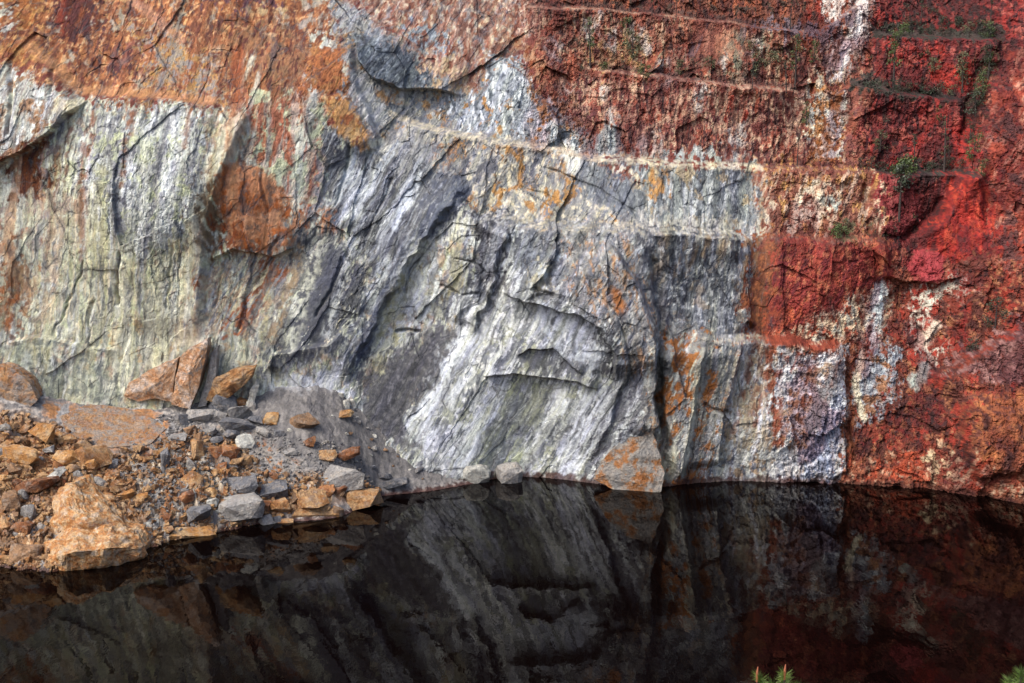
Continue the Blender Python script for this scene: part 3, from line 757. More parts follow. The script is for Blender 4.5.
for P_, w_, c_ in [([(320, 240), (306, 285), (290, 345)], .8, (222, 222, 204)), ([(352, 236), (342, 280), (328, 332)], .7, (226, 228, 222)), ([(388, 258), (372, 302)], .7, (224, 228, 226)),
                   ([(404, 276), (390, 310), (380, 340)], .5, (196, 190, 140)), ([(456, 318), (440, 335), (428, 346)], .45, (206, 176, 110)), ([(400, 300), (420, 285), (432, 262)], .6, (220, 222, 214)),
                   ([(345, 248), (332, 290), (316, 330)], .4, (96, 96, 102)), ([(300, 250), (285, 300), (272, 340)], .5, (200, 170, 130)), ([(280, 240), (262, 290), (246, 335)], .45, (108, 108, 112)),
                   ([(185, 125), (178, 170), (166, 235)], .8, (222, 226, 220)), ([(150, 130), (146, 190), (136, 250)], .7, (206, 208, 196)), ([(108, 170), (106, 215), (96, 262)], .7, (210, 206, 168)),
                   ([(130, 262), (122, 310), (112, 360)], .6, (224, 220, 196)), ([(165, 262), (158, 310), (148, 368)], .8, (224, 222, 200)), ([(60, 215), (52, 270), (42, 320)], .7, (214, 190, 160)),
                   ([(86, 130), (86, 200), (82, 250)], .25, (190, 150, 124)), ([(300, 130), (296, 175), (300, 205)], .6, (214, 218, 206)), ([(322, 150), (318, 190), (310, 215)], .5, (150, 148, 152)),
                   ([(375, 175), (362, 210), (352, 245)], .4, (190, 194, 196)), ([(440, 232), (425, 262)], .6, (200, 204, 200)), ([(500, 228), (486, 262)], .5, (176, 180, 186))]:
    streak(P_, w_, [(c_, 'bs', .2, .5)], .7, .6, .75)
# white slab
zone([(498, 298), (545, 308), (568, 312), (592, 330), (604, 372), (622, 384), (612, 420), (590, 455), (572, 490), (460, 490), (412, 452), (402, 430), (438, 378), (456, 335)],
     [((200, 203, 202),), ((236, 238, 236), 'sD', .5, .64), ((150, 153, 158), 'sD2', .50, .66), ((180, 182, 156), 'bm', .56, .7, .8), ((108, 112, 118), 'sd3', .58, .74), ((240, 240, 236), 'bs', .68, .78, .8)], 2.6, 2.0)
zone([(500, 385), (540, 385), (545, 440), (520, 475), (480, 470), (490, 420)], [((168, 172, 164), 'bm', .25, .5), ((136, 140, 138), 'bs', .56, .7), (PGR, 'sD', .6, .7)], .8)
zone([(570, 385), (600, 390), (606, 420), (590, 450), (560, 475), (556, 440)], [((222, 226, 230), 'sD', .25, .5)], .6)
zone([(540, 300), (572, 312), (592, 332), (598, 366), (570, 362), (545, 340)], [((190, 196, 200), 'fv', .25, .5)], .5)
streak([(470, 340), (430, 400), (412, 438)], .8, [((236, 240, 240), 'sD', .25, .5)])
zone([(596, 318), (612, 335), (614, 374), (602, 368), (600, 340)], [((96, 96, 100),)], .3)
zone([(515, 350), (548, 346), (580, 366), (576, 374), (530, 362)], [((126, 128, 132),)], .4)
zone([(616, 382), (640, 360), (645, 400), (640, 430), (612, 432), (600, 470), (590, 462), (606, 420)], [((116, 116, 122), 'bs', .2, .5), ((186, 188, 190), 'sD', .6, .72)], .4)
for P_, w_, c_ in [([(600, 392), (585, 430), (566, 474)], 1.1, (240, 244, 246)), ([(560, 390), (545, 425), (530, 460)], .6, (236, 238, 230)), ([(540, 392), (525, 420)], .6, (206, 208, 184)),
                   ([(466, 340), (440, 385), (416, 432)], 1.1, (238, 242, 242)), ([(500, 390), (478, 430), (462, 462)], .8, (236, 240, 240)), ([(484, 330), (462, 372), (450, 400)], .7, (214, 218, 222)),
                   ([(545, 312), (575, 322), (594, 350)], .8, (226, 230, 234)), ([(516, 400), (500, 440), (490, 465)], .8, (150, 154, 154)), ([(450, 405), (440, 430)], .5, (140, 142, 140)), ([(576, 400), (560, 440)], .4, (176, 180, 186))]:
    streak(P_, w_, [(c_, 'sD', .2, .55)], .7, .6, .85)
# smooth dark patch over the debris fan
zone([(358, 420), (364, 382), (400, 350), (440, 324), (452, 336), (434, 378), (404, 418), (412, 448), (388, 440)], [((96, 95, 98),), ((76, 76, 80), 'sD', .5, .7), ((128, 126, 126), 'bs', .64, .78, .8)], .9, .8)
# right grey face, buttresses and the white foot
zone([(638, 228), (752, 236), (746, 292), (752, 332), (700, 334), (668, 326), (654, 290)], [((134, 137, 142),), ((98, 102, 110), 'bm2', .5, .66), ((180, 182, 184), 'bs2', .62, .74), ((80, 82, 88), 'bs', .64, .76), ((180, 164, 146), 'bm', .68, .78, .7)], .4)
zone([(640, 232), (656, 240), (668, 300), (672, 326), (656, 318), (648, 280)], [((96, 96, 102), 'bs', .25, .5)], .4)
zone([(664, 332), (690, 330), (740, 340), (730, 400), (712, 490), (664, 490), (656, 400)], [((150, 148, 146),), ((118, 118, 122), 'bm', .5, .64), ((192, 124, 66), 'bm2', .58, .68), ((190, 190, 184), 'sD', .62, .74)], .4)
for P_ in ([(666, 385), (690, 375), (692, 395), (668, 402)], [(704, 385), (714, 380), (708, 410), (700, 412)], [(672, 340), (684, 342), (680, 362), (672, 360)], [(684, 470), (704, 470), (704, 484), (684, 484)]):
    zone(P_, [((188, 116, 56), 'bs', .25, .5)], .4)
streak([(700, 345), (692, 400), (682, 470)], .45, [((198, 194, 180),)])
streak([(726, 345), (716, 400)], .6, [((112, 114, 120),)])
zone([(735, 340), (848, 345), (846, 400), (842, 490), (700, 490), (716, 430), (728, 390)],
     [((216, 215, 212),), ((166, 170, 178), 'bs', .56, .68), ((240, 240, 240), 'sD', .52, .66), ((196, 168, 140), 'bm', .58, .7), ((112, 114, 124), 'bs2', .66, .76)], .4)
zone([(730, 350), (765, 350), (770, 440), (728, 450)], [((200, 184, 160), 'fv', .3, .55, .8)], .8)
streak([(767, 340), (768, 370), (772, 410), (776, 440)], .8, [((176, 98, 70), 'bs', .2, .5)])
zone([(790, 395), (812, 400), (806, 440), (785, 440)], [((180, 130, 96), 'bs', .35, .6)], .6)
zone([(812, 410), (836, 385), (840, 484), (800, 484)], [((156, 164, 184),), ((104, 110, 128), 'bs', .54, .66), ((206, 208, 216), 'fv', .6, .72)], .5)
streak([(842, 350), (822, 388), (808, 420)], .8, [((140, 138, 140),)])
# brick-red triangle and cream scar
zone([(745, 237), (888, 240), (892, 288), (850, 302), (800, 332), (770, 336), (746, 330)], [((166, 62, 50),), ((192, 86, 62), 'bm', .52, .66), ((124, 40, 44), 'sD', .56, .7), ((206, 120, 84), 'bs', .64, .74)], .4)
zone([(745, 238), (774, 238), (770, 310), (764, 336), (746, 330)], [((146, 88, 58),), ((120, 62, 40), 'sV', .52, .66), ((186, 110, 66), 'bs', .58, .7)], .4)
zone([(768, 300), (800, 310), (795, 340), (765, 340)], [((196, 92, 56), 'bs', .3, .5)], .4)
zone([(788, 334), (828, 306), (876, 288), (900, 290), (892, 345), (780, 346)], [((214, 192, 160),), ((190, 186, 168), 'bm', .52, .64), ((186, 96, 64), 'bs', .62, .72)], .4)
streak([(880, 290), (876, 320), (874, 345)], .9, [((206, 212, 208),)])
streak([(770, 339), (800, 338), (812, 346), (835, 342)], .5, [((168, 76, 50),)])
zone([(836, 226), (852, 226), (852, 236), (836, 236)], [((110, 100, 70),)], .6)
# lower right red and brown rock
zone([(846, 345), (885, 345), (905, 285), (980, 262), (1200, 290), (1200, 570), (846, 560)],
     [((150, 64, 44),), ((184, 62, 42), 'bm', .52, .66), ((104, 52, 40), 'bm2', .52, .66), ((186, 120, 80), 'bs', .64, .74), ((80, 38, 32), 'bs2', .64, .76)], .4)
zone([(846, 345), (866, 350), (862, 430), (858, 490), (843, 490)], [((156, 92, 54), 'bs', .2, .5), ((120, 64, 40), 'fv', .56, .68)], .4)
zone([(858, 362), (878, 346), (896, 350), (894, 392), (872, 412), (860, 428)], [((166, 170, 172),), ((126, 130, 140), 'bs', .52, .64), ((160, 112, 80), 'bm', .58, .68)], .4)
streak([(864, 352), (856, 385), (864, 420)], .4, [(CREAM,)])
zone([(916, 292), (940, 280), (964, 276), (966, 288), (945, 298), (930, 315), (925, 345), (952, 352), (940, 362), (918, 352)], [((198, 190, 172),), ((176, 62, 44), 'bs', .55, .64)], .4)
streak([(928, 368), (916, 385)], .6, [((160, 166, 156),)])
streak([(938, 325), (925, 345)], .5, [((210, 190, 168),)])
zone([(908, 252), (936, 248), (940, 278), (922, 284), (906, 270)], [((176, 62, 66),)], .3, .4)
zone([(955, 368), (985, 346), (1024, 325), (1200, 300), (1200, 375), (1000, 380)], [((138, 88, 84),), ((170, 124, 116), 'bs', .56, .68), ((96, 60, 60), 'bs2', .58, .7)], .4)
zone([(958, 392), (1010, 388), (1200, 400), (1200, 470), (972, 472)], [((164, 90, 54),), ((192, 116, 66), 'bm', .52, .66), ((116, 62, 50), 'bs', .58, .7)], .4)
zone([(846, 462), (940, 450), (1200, 475), (1200, 560), (846, 490)], [((164, 92, 62), 'bs', .3, .55), ((206, 176, 146), 'bs2', .64, .78, .6), ((196, 84, 48), 'bm', .6, .7)], .5)
zone([(930, 455), (965, 455), (968, 475), (935, 475)], [((206, 178, 140), 'bs', .4, .6)], .4)
# drips of rust below the ledges and of white over the red
for k_ in range(150):
    x_, y_, len_, c_ = random.choice([(random.uniform(90, 340), random.uniform(98, 116), random.uniform(15, 90), (178, 116, 76)), (random.uniform(-5, 90), random.uniform(100, 165), random.uniform(15, 60), (150, 100, 62)),
                                      (random.uniform(735, 860), random.uniform(340, 350), random.uniform(15, 90), (164, 92, 62)), (random.uniform(640, 760), random.uniform(228, 240), random.uniform(10, 50), (176, 150, 120)),
                                      (random.uniform(770, 905), random.uniform(290, 335), random.uniform(10, 40), (168, 74, 52)), (random.uniform(560, 830), random.uniform(75, 92), random.uniform(15, 60), (196, 160, 134)),
                                      (random.uniform(845, 1020), random.uniform(380, 450), random.uniform(15, 50), (84, 44, 36)), (random.uniform(540, 660), random.uniform(228, 330), random.uniform(15, 60), (96, 98, 102)),
                                      (random.uniform(880, 1010), random.uniform(45, 150), random.uniform(15, 50), (88, 32, 34)), (random.uniform(740, 850), random.uniform(240, 330), random.uniform(15, 50), (112, 40, 38))])
    lean = len_ * (.12 if x_ < 350 else .25)
    streak([(x_, y_), (x_ - lean * .6, y_ + len_ * .6), (x_ - lean, y_ + len_)], random.uniform(.12, .4), [(c_, 'bs', .25, .55)], .8, .5, random.uniform(.35, .8))
# long fine mineral streaks down the pale beds, broad dull and dark patches in the red rock
t_ = Z + D * .75
for deg, mk, sd_ in ((7, oneL, 101), (29, mD * (1 - mR), 111)):
    c_, s_ = math.cos(rad(deg)), math.sin(rad(deg))
    uu, vv = (X + wx * .55) * c_ - (t_ + wz * .3) * s_, X * s_ + t_ * c_
    f1 = norm(fbm(uu / .45, vv / 11, 3, sd_, .7)) - .5
    f2 = norm(fbm(uu / 1.5, vv / 16, 3, sd_ + 1, .6)) - .5
    f3 = norm(fbm(uu / .9, vv / 9, 3, sd_ + 2, .6)) - .5
    col *= 1 + mk[..., None] * (f1[..., None] * .5 + f2[..., None] * .42) * np.array([1, 1, .98], F32)
    col *= 1 + mk[..., None] * f3[..., None] * np.array([.07, .07, -.17], F32)
f4 = sstep(.5, .72, norm(fbm(X / 5, Z / 7, 4, 121)))
col *= 1 - (mR * f4)[..., None] * np.array([.42, .55, .5], F32)
f5 = norm(fbm(X / .7, t_ / 6, 4, 122, .65)) - .5
col *= 1 + (mR * f5)[..., None] * np.array([.5, .7, .75], F32)
# the central beds are a cooler slate, the left wall slightly greener
col *= 1 - (mD * (1 - mR))[..., None] * np.array([.17, .14, .11], F32) - oneL[..., None] * np.array([.05, .025, .07], F32)
# shade of the cracks, put into the colour as dark lines along the joints
col += (alb((86, 86, 88)) - col) * (np.clip(CRACK_SHADE, 0, 1) * .55)[..., None]
# iron stain along the waterline
wl = (1 - sstep(.25, .9, Z + (FLD['bs'] - .5) * .9))
col += (alb((86, 42, 28)) - col) * (wl * .85)[..., None]
# a trace of mineral mottling everywhere
col *= (1 + (FLD['bs2'] - .5)[..., None] * np.array([.5, .48, .44], F32))
np.clip(col, .008, .8, col)

def grid_mesh(name, PX, PY, PZ, colr, facemask=None, mat=M_FACE, flip=False):
    nr, nc = PX.shape
    idx = np.arange(nr * nc).reshape(nr, nc)
    q = np.stack([idx[:-1, :-1], idx[:-1, 1:], idx[1:, 1:], idx[1:, :-1]], -1).reshape(-1, 4)
    if flip: q = q[:, ::-1]
    if facemask is not None: q = q[facemask.ravel()]
    used, inv = np.unique(q.ravel(), return_inverse=True)
    co = np.stack([PX.ravel()[used], PY.ravel()[used], PZ.ravel()[used]], 1).astype(F32)
    me = bpy.data.meshes.new(name)
    me.vertices.add(len(co))
    me.vertices.foreach_set('co', co.ravel())
    me.loops.add(len(inv))
    me.loops.foreach_set('vertex_index', inv.astype(np.int32))
    me.polygons.add(len(q))
    me.polygons.foreach_set('loop_start', np.arange(0, len(inv), 4, dtype=np.int32))
    me.update(calc_edges=True)
    ca = me.color_attributes.new('Col', 'FLOAT_COLOR', 'POINT')
    c4 = np.ones((len(used), 4), F32)
    c4[:, :3] = colr.reshape(-1, 3)[used]
    ca.data.foreach_set('color', c4.ravel())
    me.materials.append(mat)
    me.polygons.foreach_set('use_smooth', np.zeros(len(q), bool))
    return me

# slabs and buttresses one can tell apart are parts of the cliff
cx_, cz_ = (X[:-1, :-1] + X[1:, 1:]) / 2 + wx[:-1, :-1] * .4, (Z[:-1, :-1] + Z[1:, 1:]) / 2 + wz[:-1, :-1] * .4
SLABS = [
 ('overhanging_block', 'pale overhanging block with rust stain under it', [(-260, 60), (15, 64), (30, 78), (88, 99), (62, 126), (0, 165), (-260, 190)]),
 ('rock_fin', 'cream coloured fin beside the orange hollow', [(226, 125), (246, 108), (238, 150), (222, 185), (212, 190), (206, 240), (203, 300), (200, 345), (176, 345), (184, 280), (196, 220), (210, 165)]),
 ('orange_hollow', 'smooth orange rock in a hollow', [(206, 190), (232, 160), (262, 168), (292, 195), (322, 208), (346, 205), (346, 232), (302, 240), (285, 258), (238, 255), (204, 260)]),
 ('dark_block', 'dark grey curved block', [(354, 34), (378, 38), (418, 58), (432, 70), (432, 86), (398, 88), (374, 79), (358, 62)]),
 ('ochre_block', 'bright ochre face of a jutting block', [(326, 96), (350, 96), (366, 125), (376, 150), (360, 155), (334, 128)]),
 ('grey_slab', 'blue grey jointed slab with white streaks', [(95, 105), (215, 105), (206, 165), (192, 225), (150, 262), (105, 230), (85, 140)]),
 ('buttress', 'tan streaked buttress', [(556, 228), (628, 230), (652, 300), (656, 420), (642, 438), (622, 372), (604, 322), (572, 306), (540, 300), (530, 270)]),
 ('white_slab', 'white streaked slab under an arched roof', [(498, 298), (545, 305), (568, 310), (592, 328), (604, 372), (622, 384), (612, 420), (590, 455), (572, 492), (460, 492), (412, 452), (402, 430), (438, 378), (456, 335)]),
 ('grey_bench_face', 'blue grey bench face', [(640, 158), (750, 165), (757, 200), (756, 236), (640, 226), (590, 185), (560, 150)]),
 ('grey_wall_panel', 'grey rough panel beside the red rock', [(645, 230), (752, 236), (746, 292), (752, 332), (700, 334), (668, 326), (656, 290)]),
 ('leaning_slab', 'grey leaning slab with orange patches', [(664, 334), (702, 336), (692, 400), (678, 492), (664, 492), (658, 400)]),
 ('leaning_slab', 'grey leaning slab with orange patches', [(702, 336), (738, 339), (724, 400), (712, 492), (678, 492), (692, 400)]),
 ('white_foot', 'white and blue rock at the waterline', [(738, 340), (846, 345), (844, 400), (842, 492), (712, 492), (724, 400)]),
 ('red_panel', 'brick red triangular panel', [(745, 237), (888, 240), (892, 288), (850, 302), (800, 332), (770, 336), (746, 330)]),
 ('cream_scar', 'cream coloured scar under the red panel', [(770, 338), (800, 332), (828, 306), (876, 288), (905, 288), (892, 345), (846, 345)]),
 ('crimson_block', 'dull crimson block', [(868, 177), (904, 178), (916, 212), (906, 236), (878, 232)]),
 ('orange_buttress', 'orange brown buttress over the water', [(955, 392), (1010, 385), (1200, 380), (1200, 560), (985, 500), (972, 470)]),
]
lab = np.zeros(cx_.shape, np.int16)
for k, (n_, l_, P_) in enumerate(SLABS):
    P = W(P_)
    s = sl(P, 1.5)
    s = (slice(s[0].start, min(s[0].stop, cx_.shape[0])), slice(s[1].start, min(s[1].stop, cx_.shape[1])))
    m = poly_sd(cx_[s].astype(F32), cz_[s].astype(F32), P) > 0
    lab[s][m] = k + 1
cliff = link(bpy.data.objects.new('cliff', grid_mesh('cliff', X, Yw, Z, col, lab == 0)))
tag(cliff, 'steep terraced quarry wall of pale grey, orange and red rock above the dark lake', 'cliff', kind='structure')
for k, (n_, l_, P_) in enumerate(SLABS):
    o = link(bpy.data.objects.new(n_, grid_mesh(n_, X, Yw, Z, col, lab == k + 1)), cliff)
    tag(o, l_)

def wall_Y(x, z):
    """distance of the finished wall at (x, z)"""
    i = int(np.clip(np.searchsorted(xs, x), 1, nx - 1))
    j = int(np.clip(np.searchsorted(zs, z), 1, nz - 1))
    return float(Yw[j, i])
def hit_wall(px, py):
    for Y in np.arange(150, 215, .1):
        x, y, z = at_depth(px, py, Y)
        if wall_Y(x, z) <= Y:
            return Vector((x, Y, z))
    return Vector((x, Y, z))

# plateau behind the rim
top = Yw[-1]
gx = np.stack([xs[::6]] * 6)
gy = np.stack([top[::6] + k for k in (0, 4, 12, 40, 120, 400)])
gz = np.stack([np.full(gx.shape[1], zs[-1]) + k for k in (0, 1, 2.5, 5, 8, 8)])
pc = np.zeros(gx.shape + (3,), F32); pc[:] = alb((140, 95, 70))
tag(link(bpy.data.objects.new('plateau', grid_mesh('plateau', gx, gy, gz, pc))), 'bare brown ground behind the rim of the quarry', 'ground', kind='structure')

# ================================================================== SCREE SLOPE
SP = []
for p in [(-140, 585), (-60, 578), (0, 568), (60, 571), (140, 552), (180, 538), (260, 523), (350, 513), (378, 497), (430, 491), (470, 484)]:
    x, y, z = on_water(*p)
    SP.append((x, y, 0.0)); SP.append((x - .5, y - 5, -2.2))
SP.append((0.5, 160, -1.5)); SP.append((3, 164, -2.5)); SP.append((3, 155, -3))
for px, py, Y in [(-140, 385, 154), (-60, 378, 156), (0, 372, 157), (40, 388, 158), (120, 402, 159.5), (200, 400, 161), (265, 390, 162.5), (330, 374, 165.5), (365, 405, 165), (400, 440, 164.5), (440, 464, 164.5),
                  (0, 450, 148), (100, 450, 151), (200, 450, 153), (300, 440, 157), (350, 460, 157.5), (60, 510, 141), (200, 490, 147.5)]:
    x, y, z = at_depth(px, py, Y)
    SP.append((x, y, z))
SP = np.array(SP)
Zsf = RBF(SP[:, :2], SP[:, 2], 1e-3)
sxs = np.arange(-78, 4, .11).astype(F32)
sys_ = np.arange(126, 171, .11).astype(F32)
SX, SY = np.meshgrid(sxs, sys_)
SX, SY = SX.astype(F32), SY.astype(F32)
SZ0 = coarse_eval(lambda a, b: Zsf(a, b), sxs, sys_, 80, 60).astype(F32)
def scree_pt(px, py):
    """surveyed picture direction -> point on the smooth scree slope"""
    x, y, z = ray(px, py)
    for t in np.arange(115, 175, .15):
        q = (x * t, y * t, CAM_H + z * t)
        if q[2] <= float(Zsf(q[0], q[1])): break
    return q
def SW(pts): return np.array([scree_pt(*p)[:2] for p in pts])
nb = fbm(SX / 2.4, SY / 2.4, 4, 71)
nw = fbm(SX / 2.0, SY / 2.0, 4, 72)
RUB = SW([(-60, 400), (0, 412), (55, 425), (110, 455), (165, 440), (195, 432), (240, 440), (262, 472), (320, 482), (378, 488), (374, 515), (200, 538), (60, 580), (-60, 600)])
mrub = sstep(-1.2, 1.2, poly_sd(SX + nb, SY + nw, RUB))
SZ = SZ0 + nb * .28
for a, amp, sd_ in ((2.6, .85, 81), (1.0, .5, 82), (.5, .26, 83)):
    h, e, r = facets((SX + nw * .2) / a, (SY + nb * .2) / a, sd_)
    SZ += h * amp * (.12 + .88 * mrub) - (1 - sstep(0, .12, e)) * amp * .4 * mrub
    if a == 1.0: cell_r = r
    if a == .5: cell_s = r
SZ += fbm(SX / .5, SY / .5, 3, 85, .6) * .10
SF = {'a': norm(nb), 'b': norm(nw), 'c': norm(fbm(SX / .7, SY / .7, 4, 88, .65)), 'r': cell_r, 's': cell_s, 'd': norm(fbm(SX / 1.4, SY / 4.5, 4, 89))}
scol = np.zeros(SX.shape + (3,), F32)
scol[:] = alb((140, 137, 134))
def slay(m, layers):
    for L in layers:
        f = m
        if len(L) > 1: f = m * sstep(L[2], L[3], SF[L[1]])
        scol[:] += (alb(L[0]) - scol) * f[..., None]
def szone(pts, layers, soft=.8, jag=1.0):
    q = poly_sd(SX + nb * jag, SY + nw * jag, SW(pts)) + (SF['c'] - .5)
    slay(sstep(-soft, soft, q), layers)
slay(np.ones(SX.shape, F32), [((118, 116, 116), 'a', .5, .7), ((170, 164, 156), 'c', .6, .72)])
slay(mrub, [((168, 130, 94),), ((186, 134, 84), 'r', .35, .5), ((130, 92, 66), 'r', .62, .66), ((216, 182, 140), 's', .7, .74), ((96, 70, 56), 's', .12, .04), ((158, 152, 146), 'b', .55, .68)])
szone([(130, 460), (200, 450), (250, 480), (262, 522), (150, 540), (140, 500)], [((176, 168, 156),), ((206, 190, 164), 'c', .5, .64), ((126, 124, 124), 's', .7, .75), ((176, 122, 78), 'r', .78, .82)])
szone([(205, 430), (262, 425), (300, 470), (300, 485), (255, 470)], [((160, 152, 142),), ((132, 130, 128), 'c', .52, .66), ((186, 130, 84), 's', .84, .88)])
szone([(40, 400), (150, 405), (180, 430), (150, 450), (70, 445)], [((150, 148, 146),), ((196, 140, 90), 'b', .5, .62)])
szone([(-40, 430), (60, 440), (120, 470), (130, 500), (50, 490), (-40, 520)], [((178, 122, 74),), ((214, 164, 108), 'r', .6, .64), ((136, 74, 44), 's', .7, .74)])
szone([(268, 388), (300, 376), (335, 372), (350, 395), (310, 402)], [((206, 208, 212),)], 1.2)
szone([(255, 400), (350, 395), (400, 432), (468, 482), (385, 494), (330, 478), (262, 440)], [((116, 113, 111),), ((132, 128, 124), 'a', .5, .7), ((96, 94, 95), 'd', .58, .72)])
wl = 1 - sstep(.12, .5, SZ + (SF['c'] - .5) * .4)
scol += (alb((84, 36, 24)) - scol) * (wl * .85)[..., None]
scol *= (1 + (SF['c'] - .5)[..., None] * .6)
np.clip(scol, .01, .8, scol)
scree = link(bpy.data.objects.new('scree_slope', grid_mesh('scree_slope', SX, SY, SZ, scol)))
tag(scree, 'grey and orange slope of fallen rubble between cliff and lake', 'scree', kind='structure')
def scree_Z(x, y):
    i = int(np.clip((x - sxs[0]) / .11, 0, len(sxs) - 1)); j = int(np.clip((y - sys_[0]) / .11, 0, len(sys_) - 1))
    return float(SZ[j, i])

# ================================================================== WATER
wm, nt, b = new_mat('dark_water')
b.inputs['Base Color'].default_value = (.0016, .0007, .0006, 1)
b.inputs['Roughness'].default_value = .02
b.inputs['IOR'].default_value = 1.33
b.inputs['Specular IOR Level'].default_value = .12
geo = N(nt, 'ShaderNodeNewGeometry')
mp = N(nt, 'ShaderNodeMapping')
mp.inputs['Scale'].default_value = (.9, .35, 1)
nt.links.new(geo.outputs['Position'], mp.inputs[0])
bump(nt, b, noise_node(nt, mp.outputs[0], 1.0, 3, .55), .012, 1.0)
me = bpy.data.meshes.new('water')
me.from_pydata([(-125, 45, 0), (125, 45, 0), (125, 172, 0), (-125, 172, 0)], [], [(0, 1, 2, 3)])
me.materials.append(wm)
tag(link(bpy.data.objects.new('lake', me)), 'still black-red lake mirroring the quarry wall', 'lake', kind='structure')

# ================================================================== HILLSIDE UNDER THE VIEWPOINT (below the frame)
hx = np.arange(-90, 91, 1.0); hy = np.arange(-60, 82, 1.0)
HX, HY = np.meshgrid(hx, hy)
def hill_z(x, y):
    return np.interp(y, [-60, -3, 1, 4, 8, 12, 20, 40, 75, 82], [48, 44.6, 44.4, 43.2, 40.6, 37.8, 32, 16, -2, -5]) + np.zeros_like(x)
HZ = hill_z(HX, HY) + fbm(HX / 6, HY / 6, 3, 91) * .5 * sstep(3, 9, np.hypot(HX, HY))
hc = np.zeros(HX.shape + (3,), F32)
hc[:] = alb((150, 100, 70))
hc *= (1 + fbm(HX / 3, HY / 3, 3, 92)[..., None] * .4)
tag(link(bpy.data.objects.new('hillside', grid_mesh('hillside', HX, HY, HZ, np.clip(hc, .02, .6)))), 'bare brown hillside under the viewpoint', 'hillside', kind='structure')

# ================================================================== LOOSE ROCKS
def hull_mesh(name, kind, seed, n=16, sub=0, shape=(1, .8, .7)):
    r = random.Random(seed)
    bm = bmesh.new()
    for _ in range(n):
        p = Vector((r.gauss(0, 1), r.gauss(0, 1), r.gauss(0, 1))).normalized()
        p = Vector((math.copysign(abs(p.x) ** .7, p.x), math.copysign(abs(p.y) ** .7, p.y), math.copysign(abs(p.z) ** .7, p.z)))
        p *= .5 * r.uniform(.85, 1.1)
        bm.verts.new((p.x * shape[0], p.y * shape[1], p.z * shape[2]))
    g = bmesh.ops.convex_hull(bm, input=bm.verts[:])
    bmesh.ops.delete(bm, geom=[v for v in bm.verts if not v.link_faces], context='VERTS')
    if sub: rough_up(bm, sub, .035, seed)
    me = bpy.data.meshes.new(name)
    bm.to_mesh(me); bm.free()
    me.materials.append(STONE[kind])
    return me
from mathutils import noise as mnoise
def rough_up(bm, cuts, amp, seed, scale=3.0):
    bmesh.ops.subdivide_edges(bm, edges=bm.edges[:], cuts=cuts, use_grid_fill=True)
    bmesh.ops.triangulate(bm, faces=bm.faces[:])
    bm.normal_update()
    off = Vector((seed * 1.7, seed * .9, seed * 2.3))
    ds = [(v, v.normal * amp * (mnoise.fractal(v.co * scale + off, .9, 2.1, 4) - .1)) for v in bm.verts]
    for v, d in ds: v.co += d

KINDS = ['orange', 'ochre', 'rust', 'brown', 'slate', 'grey', 'pale', 'red']
LIB = {k: [hull_mesh('rock', k, 100 * i + j, 12 + j, 1 if j < 3 else 0) for j in range(6)] for i, k in enumerate(KINDS)}
WORD = {'orange': 'orange', 'ochre': 'pale ochre', 'rust': 'rust red', 'brown': 'brown', 'slate': 'dark slate grey', 'grey': 'light grey', 'pale': 'white', 'red': 'red'}
def rock(px, py, w, h, kind, label=None, group=None, big=False, tilt=None, name=None, surf=None):
    p = scree_pt(px, py + h * .25) if surf is None else surf
    s = p[1] / FPX * 1.03
    sx, sz = w * s, h * s * 1.15
    me = random.choice(LIB[kind])
    if big: me = hull_mesh('boulder', kind, int(px * 7 + py), 40 if surf is not None else 14, 3)
    o = bpy.data.objects.new(name or ('boulder' if w >= 18 else 'rock'), me)
    r = random.uniform(.8, 1.2)
    o.scale = (sx * 1.1, (sx * .55 + sz * .45) * r, sz * 1.25)
    o.rotation_euler = (random.uniform(-.2, .2), tilt if tilt is not None else random.uniform(-.35, .35), random.uniform(-.4, .4))
    z = p[2] if surf is not None else max(scree_Z(p[0], p[1]), 0.0)
    o.location = (p[0], p[1], z + sz * .18)
    link(o)
    tag(o, label or (WORD[kind] + ' rock lying in the rubble of the scree slope'), 'rock', group or (WORD[kind] + ' rocks in the scree rubble'))
    return o

